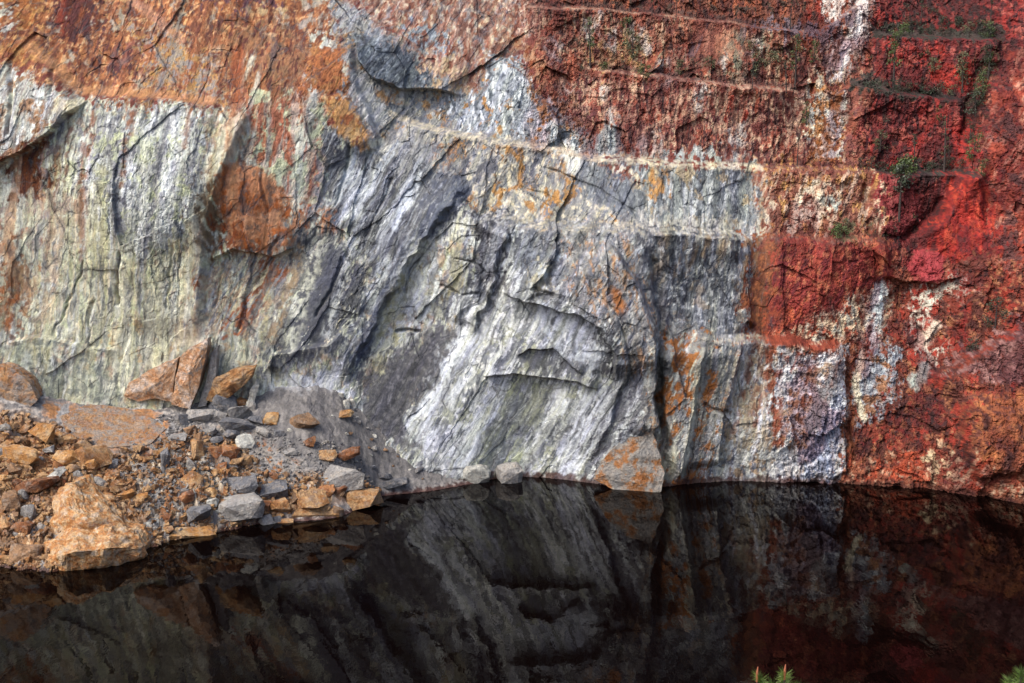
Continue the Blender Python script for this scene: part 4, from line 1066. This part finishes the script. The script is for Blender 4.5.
BIG = [
 (43, 438, 23, 19, 'ochre', 'rounded yellow ochre boulder beside the flat cracked slab'),
 (93, 456, 34, 25, 'orange', 'blocky orange red boulder just below the flat cracked slab'),
 (70, 461, 26, 15, 'ochre', 'tan boulder touching the blocky orange red boulder'),
 (20, 456, 32, 20, 'ochre', 'wide tan boulder in the orange rubble below the big leaning orange block'),
 (50, 472, 28, 11, 'pale', 'flat cream rock above the huge shoreline boulder'),
 (33, 483, 42, 15, 'rust', 'long dark maroon rock behind the huge shoreline boulder'),
 (138, 447, 13, 9, 'orange', None), (161, 447, 16, 9, 'ochre', None), (166, 461, 9, 22, 'slate', 'narrow dark slate splinter in pale gravel'),
 (196, 446, 15, 22, 'orange', 'smooth round orange boulder standing on end'),
 (188, 479, 24, 14, 'orange', 'orange boulder in the pale gravel below the round orange boulder'), (186, 494, 19, 11, 'rust', 'flat rust red rock in the pale gravel'),
 (12, 500, 19, 20, 'brown', None), (28, 511, 13, 19, 'grey', 'grey upright rock left of the huge shoreline boulder'), (5, 521, 15, 20, 'orange', None),
 (27, 549, 28, 25, 'brown', 'brown pointed boulder at the water beside the huge shoreline boulder'), (24, 526, 19, 14, 'rust', None), (8, 553, 18, 10, 'orange', None),
 (224, 403, 28, 22, 'slate', 'dark grey block under the tilted orange slab'), (203, 416, 28, 13, 'grey', 'long tan grey rock below the cracked orange slab'),
 (242, 413, 26, 16, 'grey', 'grey slab lying on a dark undercut block'), (240, 427, 34, 13, 'slate', 'dark undercut grey block beneath a grey slab'),
 (241, 402, 10, 8, 'orange', None), (271, 417, 16, 12, 'ochre', 'ochre rock on the dark gravel fan'), (305, 421, 28, 15, 'brown', 'brown grey boulder alone on the dark gravel fan'),
 (345, 415, 15, 9, 'ochre', 'tan pointed stone below the white stones on the gravel fan'), (347, 403, 6, 9, 'pale', 'white stone on the dark gravel fan'), (352, 402, 6, 9, 'pale', 'white stone on the dark gravel fan'), (341, 395, 5, 5, 'pale', 'white stone on the dark gravel fan'),
 (310, 443, 11, 10, 'rust', None), (327, 455, 17, 12, 'orange', None), (345, 452, 28, 11, 'rust', 'long rust brown rock tilted on the gravel fan'), (359, 466, 9, 8, 'slate', None),
 (343, 478, 36, 28, 'grey', 'big blue grey boulder above the shore by the orange point'), (235, 482, 42, 20, 'slate', 'wide dark slate boulder in mid scree'),
 (240, 505, 46, 26, 'grey', 'broad grey boulder by the shore under the dark slate boulder'), (200, 513, 26, 20, 'slate', 'dark grey boulder by the shore in pale gravel'),
 (276, 490, 26, 20, 'slate', 'split dark slate boulder with black gaps'), (281, 508, 20, 15, 'orange', 'orange rock wedged below the split slate boulder'), (265, 505, 12, 17, 'rust', None),
 (312, 500, 28, 23, 'orange', 'rounded orange boulder above the flat tan shore slab'), (268, 523, 16, 10, 'grey', None), (278, 520, 11, 8, 'slate', None),
 (295, 500, 9, 12, 'brown', None), (337, 512, 13, 9, 'brown', None), (361, 500, 34, 27, 'orange', 'orange ochre boulder at the point of the shore'),
 (274, 479, 8, 8, 'rust', None), (325, 487, 22, 10, 'rust', None), (340, 489, 20, 12, 'rust', None), (195, 463, 19, 14, 'grey', 'pale grey boulder in orange rubble'), (210, 493, 14, 10, 'ochre', None),
 (398, 485, 30, 9, 'slate', 'low dark rock near the shore of the gravel fan'), (113, 461, 9, 11, 'slate', None), (230, 455, 16, 12, 'rust', None), (216, 452, 14, 11, 'rust', None), (246, 460, 13, 12, 'orange', None), (222, 464, 12, 9, 'rust', None),
 (186, 420, 16, 10, 'slate', None), (218, 418, 20, 10, 'grey', None), (232, 438, 14, 8, 'slate', None), (208, 432, 18, 9, 'grey', None), (256, 420, 14, 10, 'slate', None), (262, 432, 12, 8, 'grey', None),
 (228, 425, 13, 9, 'grey', None), (190, 432, 13, 8, 'brown', None), (178, 440, 15, 9, 'grey', None), (252, 406, 10, 9, 'grey', None), (216, 408, 16, 10, 'slate', None), (280, 432, 12, 7, 'slate', None), (290, 452, 12, 8, 'grey', None),
 (245, 445, 15, 14, 'pale', 'smooth bluish white rock in mid scree'), (150, 520, 15, 9, 'pale', None), (385, 478, 12, 6, 'slate', None), (420, 470, 9, 5, 'slate', None), (375, 450, 8, 5, 'grey', None),
]
STOPW = {'in', 'on', 'beside', 'below', 'above', 'under', 'at', 'by', 'with', 'lying', 'standing', 'alone', 'wedged', 'touching', 'behind', 'tilted', 'near', 'beneath', 'left', 'just'}
def short(l):
    out = []
    for w_ in l.split():
        if w_ in STOPW: break
        out.append(w_)
    return ' '.join(out)
NAMED = [(px, py, short(l)) for (px, py, w, h, k, l) in BIG if l and w >= 18]
for (px, py, w, h, k, l) in BIG:
    g = None
    if not l:
        near = min(NAMED, key=lambda n: (n[0] - px) ** 2 + (n[1] - py) ** 2)
        l = '%s rock lying next to the %s' % (WORD[k], near[2])
        g = '%s rocks next to the %s' % (WORD[k], near[2])
    rock(px, py, w * 1.15, h * 1.2, k, l, g, big=w >= 14)
# scatter of smaller stones
def inpoly(x, y, P):
    c = False
    for i in range(len(P)):
        (ax, ay), (bx, by) = P[i], P[i - 1]
        if (ay > y) != (by > y) and x < (bx - ax) * (y - ay) / (by - ay) + ax: c = not c
    return c
def scatter(P, n, mix, lo, hi, where):
    x0, x1, y0, y1 = min(p[0] for p in P), max(p[0] for p in P), min(p[1] for p in P), max(p[1] for p in P)
    k = 0
    while k < n:
        x, y = random.uniform(x0, x1), random.uniform(y0, y1)
        if not inpoly(x, y, P): continue
        w = lo + (hi - lo) * random.random() ** 2.2
        kd = random.choice(mix)
        rock(x, y, w, w * random.uniform(.5, .85), kd, 'small ' + WORD[kd] + ' stone ' + where, 'small ' + WORD[kd] + ' stones ' + where)
        k += 1
scatter([(-5, 412), (55, 428), (110, 455), (130, 480), (135, 500), (60, 480), (40, 500), (40, 560), (-5, 562)], 95, ['orange', 'ochre', 'rust', 'brown', 'orange', 'ochre', 'grey'], 5, 18, 'in the orange rubble round the shoreline boulder')
scatter([(130, 450), (200, 440), (240, 436), (262, 470), (320, 484), (372, 490), (366, 510), (262, 520), (150, 536), (140, 500)], 95, ['orange', 'rust', 'grey', 'slate', 'ochre', 'pale', 'brown'], 4, 14, 'in the mixed rubble by the shore')
scatter([(270, 405), (350, 405), (455, 480), (385, 488), (300, 445)], 40, ['grey', 'slate', 'grey', 'pale', 'brown'], 3, 6, 'on the dark gravel fan')

# fine gravel: too much to count
def gravel(name, P, n, kind, lo, hi, label):
    r = random.Random(len(name) + n)
    base = [hull_mesh('g', kind, 900 + j, 8) for j in range(4)]
    data = []
    for me in base:
        data.append((np.array([v.co[:] for v in me.vertices]), [tuple(p.vertices) for p in me.polygons]))
    V, Fc = [], []
    off = 0
    x0, x1 = P[:, 0].min(), P[:, 0].max(); y0, y1 = P[:, 1].min(), P[:, 1].max()
    k = 0
    while k < n:
        x, y = r.uniform(x0, x1), r.uniform(y0, y1)
        if not inpoly(x, y, P): continue
        z = scree_Z(x, y)
        if z < -.1: k += 1; continue
        vv, ff = data[k % 4]
        s = lo + (hi - lo) * r.random() ** 3
        R_ = np.array(Matrix.Rotation(r.uniform(0, 6), 3, 'Z') @ Matrix.Rotation(r.uniform(0, 6), 3, 'X'))
        V.append(vv @ R_.T * s + np.array([x, y, z + s * .15]))
        Fc += [tuple(i + off for i in f) for f in ff]
        off += len(vv)
        k += 1
    me = bpy.data.meshes.new(name)
    me.from_pydata(np.concatenate(V).tolist(), [], Fc)
    me.materials.append(STONE[kind])
    tag(link(bpy.data.objects.new(name, me)), label, 'gravel', kind='stuff')
gravel('rust_gravel', RUB, 4600, 'orange', .2, 1.15, 'loose orange gravel between the rocks of the scree')
gravel('brown_gravel', RUB, 3200, 'brown', .2, 1.0, 'loose brown gravel between the rocks of the scree')
gravel('grey_gravel', SW([(130, 420), (240, 410), (290, 440), (380, 484), (378, 495), (260, 524), (150, 540), (130, 480)]), 5200, 'grey', .12, .6, 'loose grey gravel on the lower scree slope')

# --- slabs with a traced outline and real thickness
def slab(name, pts, kind, label, Y, thick, cat='rock', cuts=5, amp=.22, lean=0.0, seed=1, bulge=.5):
    """pts: outline as surveyed directions; Y: distance (number or one per point); thick: metres into the wall"""
    Ys = Y if isinstance(Y, (list, tuple)) else [Y] * len(pts)
    F = [Vector(at_depth(px, py, yy)) for (px, py), yy in zip(pts, Ys)]
    for p in F:
        if p.z < .7: p.z -= 1.6                  # the foot stands below the water
    c = sum(F, Vector()) / len(F)
    bm = bmesh.new()
    f = [bm.verts.new(p - c) for p in F]
    b_ = [bm.verts.new((p - c) * .92 + Vector((0, thick, 0))) for p in F]
    n = len(f)
    ctr = bm.verts.new(Vector((0, -bulge, 0)))
    for i in range(n):
        j = (i + 1) % n
        bm.faces.new((f[i], f[j], ctr))
        bm.faces.new((f[j], f[i], b_[i], b_[j]))
    bm.faces.new(b_)
    bmesh.ops.recalc_face_normals(bm, faces=bm.faces[:])
    rough_up(bm, cuts, amp, seed, .8)
    me = bpy.data.meshes.new(name)
    bm.to_mesh(me); bm.free()
    me.materials.append(STONE[kind])
    o = link(bpy.data.objects.new(name, me))
    o.location = c
    return tag(o, label, cat)
sdist = lambda px, py: scree_pt(px, py)[1]
def shoreline_boulder():
    bm = bmesh.new()
    parts = [([(41, 563), (45, 545), (58, 534), (84, 527), (112, 526), (133, 535), (145, 547), (130, 558), (96, 570), (64, 575)], [134, 135, 136, 136.5, 137, 137, 136.5, 135, 133.5, 133], [(75, 552, 131.6), (108, 548, 132.6), (60, 556, 131.9)]),
             ([(50, 520), (52, 500), (59, 487), (71, 486), (92, 499), (116, 517), (140, 540), (100, 545), (56, 545)], [138, 139.5, 140.5, 140.5, 140, 139, 138, 136, 136.5], [(85, 520, 136.2), (66, 505, 138)])]
    org = Vector(on_water(92, 566))
    for k, (out, Ys, extra) in enumerate(parts):
        vs_ = []
        for (px, py), yy in zip(out, Ys):
            p = Vector(at_depth(px, py, yy)) - org
            vs_ += [p, p + Vector((-p.x * .12, 5, -.6)), p + Vector((0, .6, -2.5 if py > 545 else 0))]
        vs_ += [Vector(at_depth(*e)) - org for e in extra]
        b2 = bmesh.new()
        for p in vs_: b2.verts.new(p)
        bmesh.ops.convex_hull(b2, input=b2.verts[:])
        bmesh.ops.delete(b2, geom=[v for v in b2.verts if not v.link_faces], context='VERTS')
        rough_up(b2, 7, .55, 31 + k, .55)
        me = bpy.data.meshes.new('t'); b2.to_mesh(me); b2.free(); bm.from_mesh(me); bpy.data.meshes.remove(me)
    me = bpy.data.meshes.new('boulder')
    bm.to_mesh(me); bm.free()
    me.materials.append(STONE['boulder'])
    o = link(bpy.data.objects.new('boulder', me))
    o.location = org
    tag(o, 'huge orange and grey boulder standing in the edge of the lake', 'rock')
shoreline_boulder()
slab('rock_slab', [(124, 396), (128, 384), (150, 370), (178, 358), (174, 380), (172, 403), (155, 399), (138, 402)], 'veined', 'pale orange slab leaning on the cliff foot, left of a dark crack', 158.6, 3.0, seed=5, bulge=.6, amp=.14)
slab('rock_slab', [(180, 357), (187, 350), (208, 338), (205, 360), (198, 388), (190, 409), (172, 404), (175, 380)], 'veined', 'pointed orange slab leaning on the cliff foot, right of a dark crack', 158.4, 3.0, seed=15, bulge=.5, amp=.14)
slab('rock_slab', [(197, 408), (205, 385), (212, 352), (218, 345), (216, 375), (206, 406)], 'grey', 'narrow grey slab standing between two orange slabs', 159.4, 1.6, seed=16, bulge=.1, amp=.1)
slab('rock_slab', [(206, 400), (214, 379), (234, 369), (256, 366), (250, 380), (233, 395), (216, 403)], 'orange', 'tilted orange slab beside the cracked orange slab', 159.2, 2.2, seed=6)
slab('rock_slab', [(246, 405), (250, 392), (256, 379), (259, 386), (253, 408)], 'pale', 'thin white slab standing upright in the scree', 160.2, .8, seed=7, bulge=.1)
slab('rock_slab', [(-30, 372), (0, 364), (16, 370), (30, 384), (38, 400), (22, 416), (-5, 414), (-30, 410)], 'crazed', 'big orange block leaning on the cliff above the orange rubble', 154.5, 4, seed=8)
slab('rock_slab', [(594, 479), (602, 462), (622, 438), (634, 430), (648, 424), (656, 440), (664, 470), (662, 486), (655, 490), (630, 487)], 'patched', 'triangular grey slab with orange patches dipping into the lake', [161.8, 162.2, 162.2, 162.0, 161.8, 161.2, 160.4, 159.9, 159.8, 160.4], 4.5, seed=9, amp=.32, cuts=9)
p1 = at_depth(477, 472, 164.2); p2 = at_depth(510, 470, 164.6)
rock(477, 468, 27, 22, 'pale', 'white rounded boulder at the waterline beside the gravel fan', 'white boulders at the waterline', True, surf=(p1[0], p1[1], .45))
rock(511, 467, 28, 22, 'grey', 'grey-white round boulder at the waterline under the white slab', 'white boulders at the waterline', True, surf=(p2[0], p2[1], .45))
def flat_slab(pts, kind, label, lift, thick, seed):
    """a slab lying on the scree or in the water's edge"""
    P = [Vector(scree_pt(*p)) for p in pts]
    c = sum(P, Vector()) / len(P)
    bm = bmesh.new()
    tp = [bm.verts.new(p - c + Vector((0, 0, lift))) for p in P]
    bt = [bm.verts.new(p - c + Vector((0, .3, lift - thick))) for p in P]
    n = len(P)
    bm.faces.new(tp); bm.faces.new(bt[::-1])
    for i in range(n): bm.faces.new((tp[i], bt[i], bt[(i + 1) % n], tp[(i + 1) % n]))
    bmesh.ops.recalc_face_normals(bm, faces=bm.faces[:])
    bmesh.ops.triangulate(bm, faces=bm.faces[:])
    rough_up(bm, 4, .1, seed, .9)
    me = bpy.data.meshes.new('flat_slab')
    bm.to_mesh(me); bm.free()
    me.materials.append(STONE[kind])
    o = link(bpy.data.objects.new('rock_slab', me))
    o.location = c
    return tag(o, label, 'rock')
flat_slab([(60, 418), (92, 404), (145, 414), (166, 430), (150, 446), (112, 449), (72, 446)], 'crazed', 'flat cracked orange and grey slab lying on the upper scree', .2, .9, 11)
flat_slab([(170, 541), (176, 532), (210, 530), (218, 540)], 'ochre', 'flat tan slab lying in the edge of the lake below pale gravel', .5, .9, 12)
flat_slab([(292, 520), (298, 512), (330, 511), (339, 519)], 'orange', 'flat pinkish orange slab in the edge of the lake below the rounded orange boulder', .5, .9, 13)
flat_slab([(274, 528), (280, 522), (294, 522), (293, 528)], 'orange', 'small flat orange slab at the waterline', .4, .7, 14)

# ================================================================== VEGETATION
def leaf_mat(name, c1, c2):
    m, nt, b = new_mat(name)
    geo = N(nt, 'ShaderNodeNewGeometry')
    n = noise_node(nt, geo.outputs['Position'], 1.6, 3)
    nt.links.new(ramp(nt, n, [(.3, c1), (.7, c2)]), b.inputs['Base Color'])
    b.inputs['Roughness'].default_value = .6
    return m
LEAF = {'green': leaf_mat('green_leaves', (.03, .05, .012), (.075, .11, .025)),
        'dark': leaf_mat('dark_leaves', (.014, .022, .012), (.032, .046, .020)),
        'olive': leaf_mat('olive_leaves', (.06, .065, .03), (.11, .11, .05))}
BARK, nt, b = new_mat('bark')
geo = N(nt, 'ShaderNodeNewGeometry')
nt.links.new(ramp(nt, noise_node(nt, geo.outputs['Position'], 9, 4), [(.3, (.018, .013, .011)), (.7, (.05, .036, .03))]), b.inputs['Base Color'])
b.inputs['Roughness'].default_value = .9

def tube(bm, pts, radii, k=6):
    rings = []
    for i, p in enumerate(pts):
        d = (pts[min(i + 1, len(pts) - 1)] - pts[max(i - 1, 0)]).normalized()
        a = d.orthogonal().normalized()
        c = d.cross(a)
        rings.append([bm.verts.new(p + (a * math.cos(t) + c * math.sin(t)) * radii[i]) for t in [2 * math.pi * j / k for j in range(k)]])
    for r0, r1 in zip(rings, rings[1:]):
        for j in range(k):
            bm.faces.new((r0[j], r0[(j + 1) % k], r1[(j + 1) % k], r1[j]))
    bm.faces.new(rings[-1])
def mesh_obj(name, bm, mat, parent):
    me = bpy.data.meshes.new(name)
    bm.to_mesh(me); bm.free()
    me.materials.append(mat)
    return link(bpy.data.objects.new(name, me), parent)
def plant(base, h, w, kind, name, label, group, cat, trunk=0.0, r=None, thin=1.0):
    """shrub (trunk 0) or slender tree (trunk: bare share of its height)"""
    r = random.Random(int(base.x * 100) ^ int(base.z * 77))
    e = link(bpy.data.objects.new(name, None))
    e.location = base
    tag(e, label, cat, group)
    bm = bmesh.new()
    lx = r.uniform(-.06, .06) * h
    pts = [Vector((lx * t * t, 0, h * t * .93 - .15)) for t in (0, .25, .5, .75, 1)]
    rr = max(.02 * h, .04) if trunk else max(.03 * h, .03)
    tube(bm, pts, [rr, rr * .85, rr * .7, rr * .5, rr * .2])
    cl = []
    nb_ = int((7 if trunk else 9) * thin) + 3
    for i in range(nb_):
        t = trunk + (1 - trunk) * (i + .5) / nb_
        a = r.uniform(0, 6.28)
        reach = w * .5 * r.uniform(.45, 1.0) * ((1.25 - t) if trunk else math.sin(min(1, t + .25) * 2.6) + .25)
        q = Vector((lx * t * t, 0, h * t * .93 - .15))
        tip = q + Vector((math.cos(a) * reach, math.sin(a) * reach * .8, r.uniform(.02, .18) * h * .4))
        tube(bm, [q, (q + tip) / 2 + Vector((0, 0, .03 * h)), tip], [rr * .4, rr * .3, rr * .12], 4)
        cl.append((tip, w * r.uniform(.14, .26)))
    cl.append((pts[-1], w * .14))
    mesh_obj('trunk' if trunk else 'stem', bm, BARK, e)
    bm = bmesh.new()
    for c, s in cl:
        for _ in range(int(46 * thin) + 8):
            d = Vector((r.gauss(0, .55), r.gauss(0, .55), r.gauss(0, .45))) * s
            n = Vector((r.gauss(0, 1), r.gauss(0, 1), r.gauss(0, 1))).normalized()
            a = n.orthogonal().normalized() * s * r.uniform(.12, .3)
            b2 = n.cross(a).normalized() * s * r.uniform(.1, .2)
            p = c + d
            bm.faces.new([bm.verts.new(p + v_) for v_ in (-a, b2, a, -b2)])
    mesh_obj('crown' if trunk else 'foliage', bm, LEAF[kind], e)
    return e
# (px, py of the foot, height px, width px, leaf colour, bare trunk share, label)
VEG = [
 (590, 68, 52, 15, 'green', .4, 'slender green pine standing before pale rock on a red bench'),
 (626, 28, 11, 11, 'green', 0, 'small bright green bush above the slender pine bench'),
 (633, 60, 30, 22, 'olive', 0, 'wide sparse olive shrub on the red bench beside the slender pine'),
 (644, 76, 13, 12, 'green', 0, 'low green shrub on the lip of the red bench'), (604, 70, 9, 9, 'green', 0, 'low green shrub at the foot of the slender pine'),
 (683, 74, 15, 12, 'olive', 0, 'olive shrub beside the striped peach rock'), (710, 66, 10, 10, 'olive', 0, 'small olive shrub under the striped peach rock'),
 (752, 72, 32, 16, 'olive', 0, 'tall olive shrub on greenish rock at the end of the striped slope'),
 (772, 66, 15, 14, 'olive', 0, 'round olive shrub between red rock faces'),
 (795, 88, 54, 13, 'green', .35, 'slim dark tree on the red bench with a pointed green top'),
 (814, 62, 22, 9, 'green', 0, 'narrow green shrub in the dark cleft beside the pale rib'), (806, 124, 24, 9, 'green', 0, 'narrow green shrub low in the dark cleft beside the pale rib'),
 (893, 92, 60, 17, 'green', .45, 'thin tree with yellow green crown on the crimson bench'), (903, 36, 13, 13, 'green', 0, 'yellow green bush on the top grey ledge of the crimson rock'),
 (934, 70, 13, 12, 'olive', 0, 'small olive bush on bright red rock'), (962, 92, 40, 20, 'olive', .3, 'olive young tree rising from the middle crimson ledge'),
 (986, 38, 18, 12, 'green', 0, 'green bush at the end of the top grey ledge'), (946, 26, 10, 11, 'dark', 0, 'dark bush on the slope over the top grey ledge'), (960, 26, 10, 12, 'dark', 0, 'dark bush on the slope over the top grey ledge'),
 (921, 24, 26, 7, 'dark', .7, 'bare thin tree over the top grey ledge'), (990, 30, 34, 7, 'dark', .75, 'bare thin tree over the top grey ledge'),
 (940, 120, 16, 8, 'green', 0, 'small green shrub on crimson rock under the middle ledge'),
 (988, 78, 34, 16, 'dark', 0, 'dark shrub at the head of the red gully'), (982, 96, 26, 16, 'green', 0, 'green shrub inside the red gully'), (975, 116, 26, 18, 'dark', 0, 'dark shrub halfway down the red gully'), (992, 68, 16, 12, 'green', 0, 'green shrub at the rim of the red gully'),
 (970, 140, 20, 10, 'dark', 0, 'dark shrub where the red gully narrows'), (974, 158, 24, 15, 'green', 0, 'green shrub at the foot of the red gully'), (981, 174, 16, 9, 'green', 0, 'bright green shrub on the end of the lower crimson ledge'),
 (880, 150, 22, 12, 'olive', 0, 'olive shrub on dull red rock over the lower crimson ledge'), (944, 172, 60, 8, 'olive', .25, 'tall narrow olive sapling on the lower crimson ledge'),
 (898, 238, 78, 26, 'dark', .62, 'tall dark pine with bare trunk before the crimson block'), (914, 172, 40, 8, 'dark', .7, 'thin bare tree on the lower crimson ledge'),
 (902, 174, 16, 26, 'green', 0, 'broad green bush on the lower crimson ledge'),
 (840, 236, 13, 17, 'green', 0, 'bright green bush on the tan ledge over the red panel'), (846, 226, 9, 9, 'olive', 0, 'little olive shrub over the bright green bush'),
 (995, 328, 34, 17, 'dark', 0, 'dark green shrub on red rock over the rubble ledge'), (972, 352, 16, 14, 'dark', 0, 'dark low shrub at the end of the rubble ledge'),
 (605, 14, 22, 5, 'dark', .75, 'bare thin tree on the top red bench'), (676, 20, 26, 5, 'dark', .75, 'bare thin tree on the top red bench'), (790, 30, 34, 5, 'dark', .75, 'bare thin tree on the top red bench'), (652, 16, 20, 5, 'dark', .75, 'bare thin tree on the top red bench'),
 (786, 92, 34, 6, 'dark', .7, 'bare thin tree on the second red bench'), (752, 90, 30, 9, 'dark', .4, 'dark slim shrub tree on the second red bench'), (797, 166, 34, 5, 'dark', .75, 'bare thin tree on the third red bench'),
]
def foliage_spot(px, py):
    return hit_wall(px, py)
for (px, py, h, w, k, tr, l) in VEG:
    p = foliage_spot(px, py)
    s = p.y / FPX
    grp = 'slender trees on the quarry benches' if tr else 'shrubs on the quarry benches'
    plant(p + Vector((0, -.05, 0)), h * s, w * s, k, 'slender_tree' if tr else 'shrub', l, grp, 'tree' if tr else 'shrub', tr)
for row, (y_, xa, xb, n_, l) in enumerate([(36, 880, 1002, 10, 'low shrub in the loose row on the top grey ledge'), (94, 868, 962, 9, 'low shrub in the loose row on the middle crimson ledge'), (171, 862, 975, 10, 'low shrub in the loose row on the lower crimson ledge')]):
    for i in range(n_):
        px = xa + (xb - xa) * (i + random.uniform(-.35, .35)) / n_
        p = foliage_spot(px, y_ + random.uniform(-8, 2))
        s = p.y / FPX
        plant(p, random.uniform(6, 14) * s, random.uniform(8, 16) * s, random.choice(['dark', 'dark', 'olive']), 'shrub', l, l.replace('low shrub', 'low shrubs'), 'shrub', 0, thin=.6)

for i in range(46):
    px, py = random.choice([(random.uniform(885, 1000), random.uniform(5, 30)), (random.uniform(868, 975), random.uniform(45, 90)), (random.uniform(868, 960), random.uniform(105, 165)), (random.uniform(560, 830), random.uniform(35, 72)), (random.uniform(868, 915), random.uniform(215, 240))])
    p = foliage_spot(px, py)
    s = p.y / FPX
    far = 'the red benches above the grey ledge' if px < 840 else 'the crimson rock between the ledges'
    plant(p, random.uniform(4, 9) * s, random.uniform(5, 10) * s, random.choice(['dark', 'dark', 'olive']), 'shrub', 'tiny scattered shrub growing on ' + far, 'tiny shrubs on ' + far, 'shrub', 0, thin=.4)

# --- young pines in front of the viewpoint: only their tips reach the picture
NEED = leaf_mat('pine_needles', (.05, .10, .012), (.13, .20, .03))
CANDLE, nt, b = new_mat('pine_candle')
b.inputs['Base Color'].default_value = (.30, .10, .05, 1)
def pine(tip_px, tip_py, dist, label, seed, shoots, buds):
    r = random.Random(seed)
    tip = Vector(at_depth(tip_px, tip_py, dist))
    gz_ = float(hill_z(np.array(tip.x), np.array(tip.y)))
    e = link(bpy.data.objects.new('young_pine', None))
    e.location = (tip.x, tip.y, gz_)
    tag(e, label, 'pine', 'young pines in front of the viewpoint')
    h = tip.z - gz_
    tb, nb_, cb = bmesh.new(), bmesh.new(), bmesh.new()
    tube(tb, [Vector((0, 0, -.2)), Vector((.02, 0, h * .5)), Vector((0, 0, h - .10))], [.05, .03, .012], 8)
    def tuft(p, d, ln, n, nl):
        d = d.normalized()
        for _ in range(n):
            q = p + d * ln * r.random()
            a = (d * r.uniform(.5, 1.5) + Vector((r.gauss(0, 1), r.gauss(0, 1), r.gauss(0, 1))).normalized() * 1.0).normalized()
            s_ = a.orthogonal().normalized() * .0018
            L = nl * r.uniform(.6, 1)
            nb_.faces.new([nb_.verts.new(v_) for v_ in (q - s_, q + s_, q + a * L)])
    for k, (dx, dy, dz) in enumerate(shoots):
        p = Vector((dx, dy, h + dz - .10))
        tube(tb, [Vector((dx * .2, dy * .2, h + dz - .45)), p], [.012, .007], 5)
        tuft(p - Vector((dx * .3, dy * .3, .16)), Vector((dx * .5, dy * .5, .5)), .2, 420, .10)
        if k < buds: tube(cb, [p, p + Vector((0, 0, .07)), p + Vector((.004, 0, .12))], [.009, .010, .003], 6)
    for w_ in range(7):
        zz = h * (.25 + .09 * w_)
        for j in range(5):
            a = r.uniform(0, 6.28)
            L = (h - zz) * .45 + .15
            d = Vector((math.cos(a) * L, math.sin(a) * L, L * .45))
            p = Vector((0, 0, zz))
            tube(tb, [p, p + d], [.014, .006], 5)
            tuft(p + d * .35, d, d.length * .75, 170, .09)
    mesh_obj('trunk', tb, BARK, e)
    mesh_obj('needles', nb_, NEED, e)
    if buds: mesh_obj('bud', cb, CANDLE, e)
pine(785, 667, 10.0, 'young pine with two reddish buds at its tip', 4, [(0, 0, 0), (-.2, .03, -.03), (.1, -.05, -.09), (-.09, .05, -.10), (.17, .05, -.14)], 2)
pine(1022, 664, 9.5, 'young pine with soft bright green tip and no red buds', 5, [(0, 0, 0), (.12, .04, -.05), (-.07, .05, -.08), (.05, -.06, -.04)], 0)
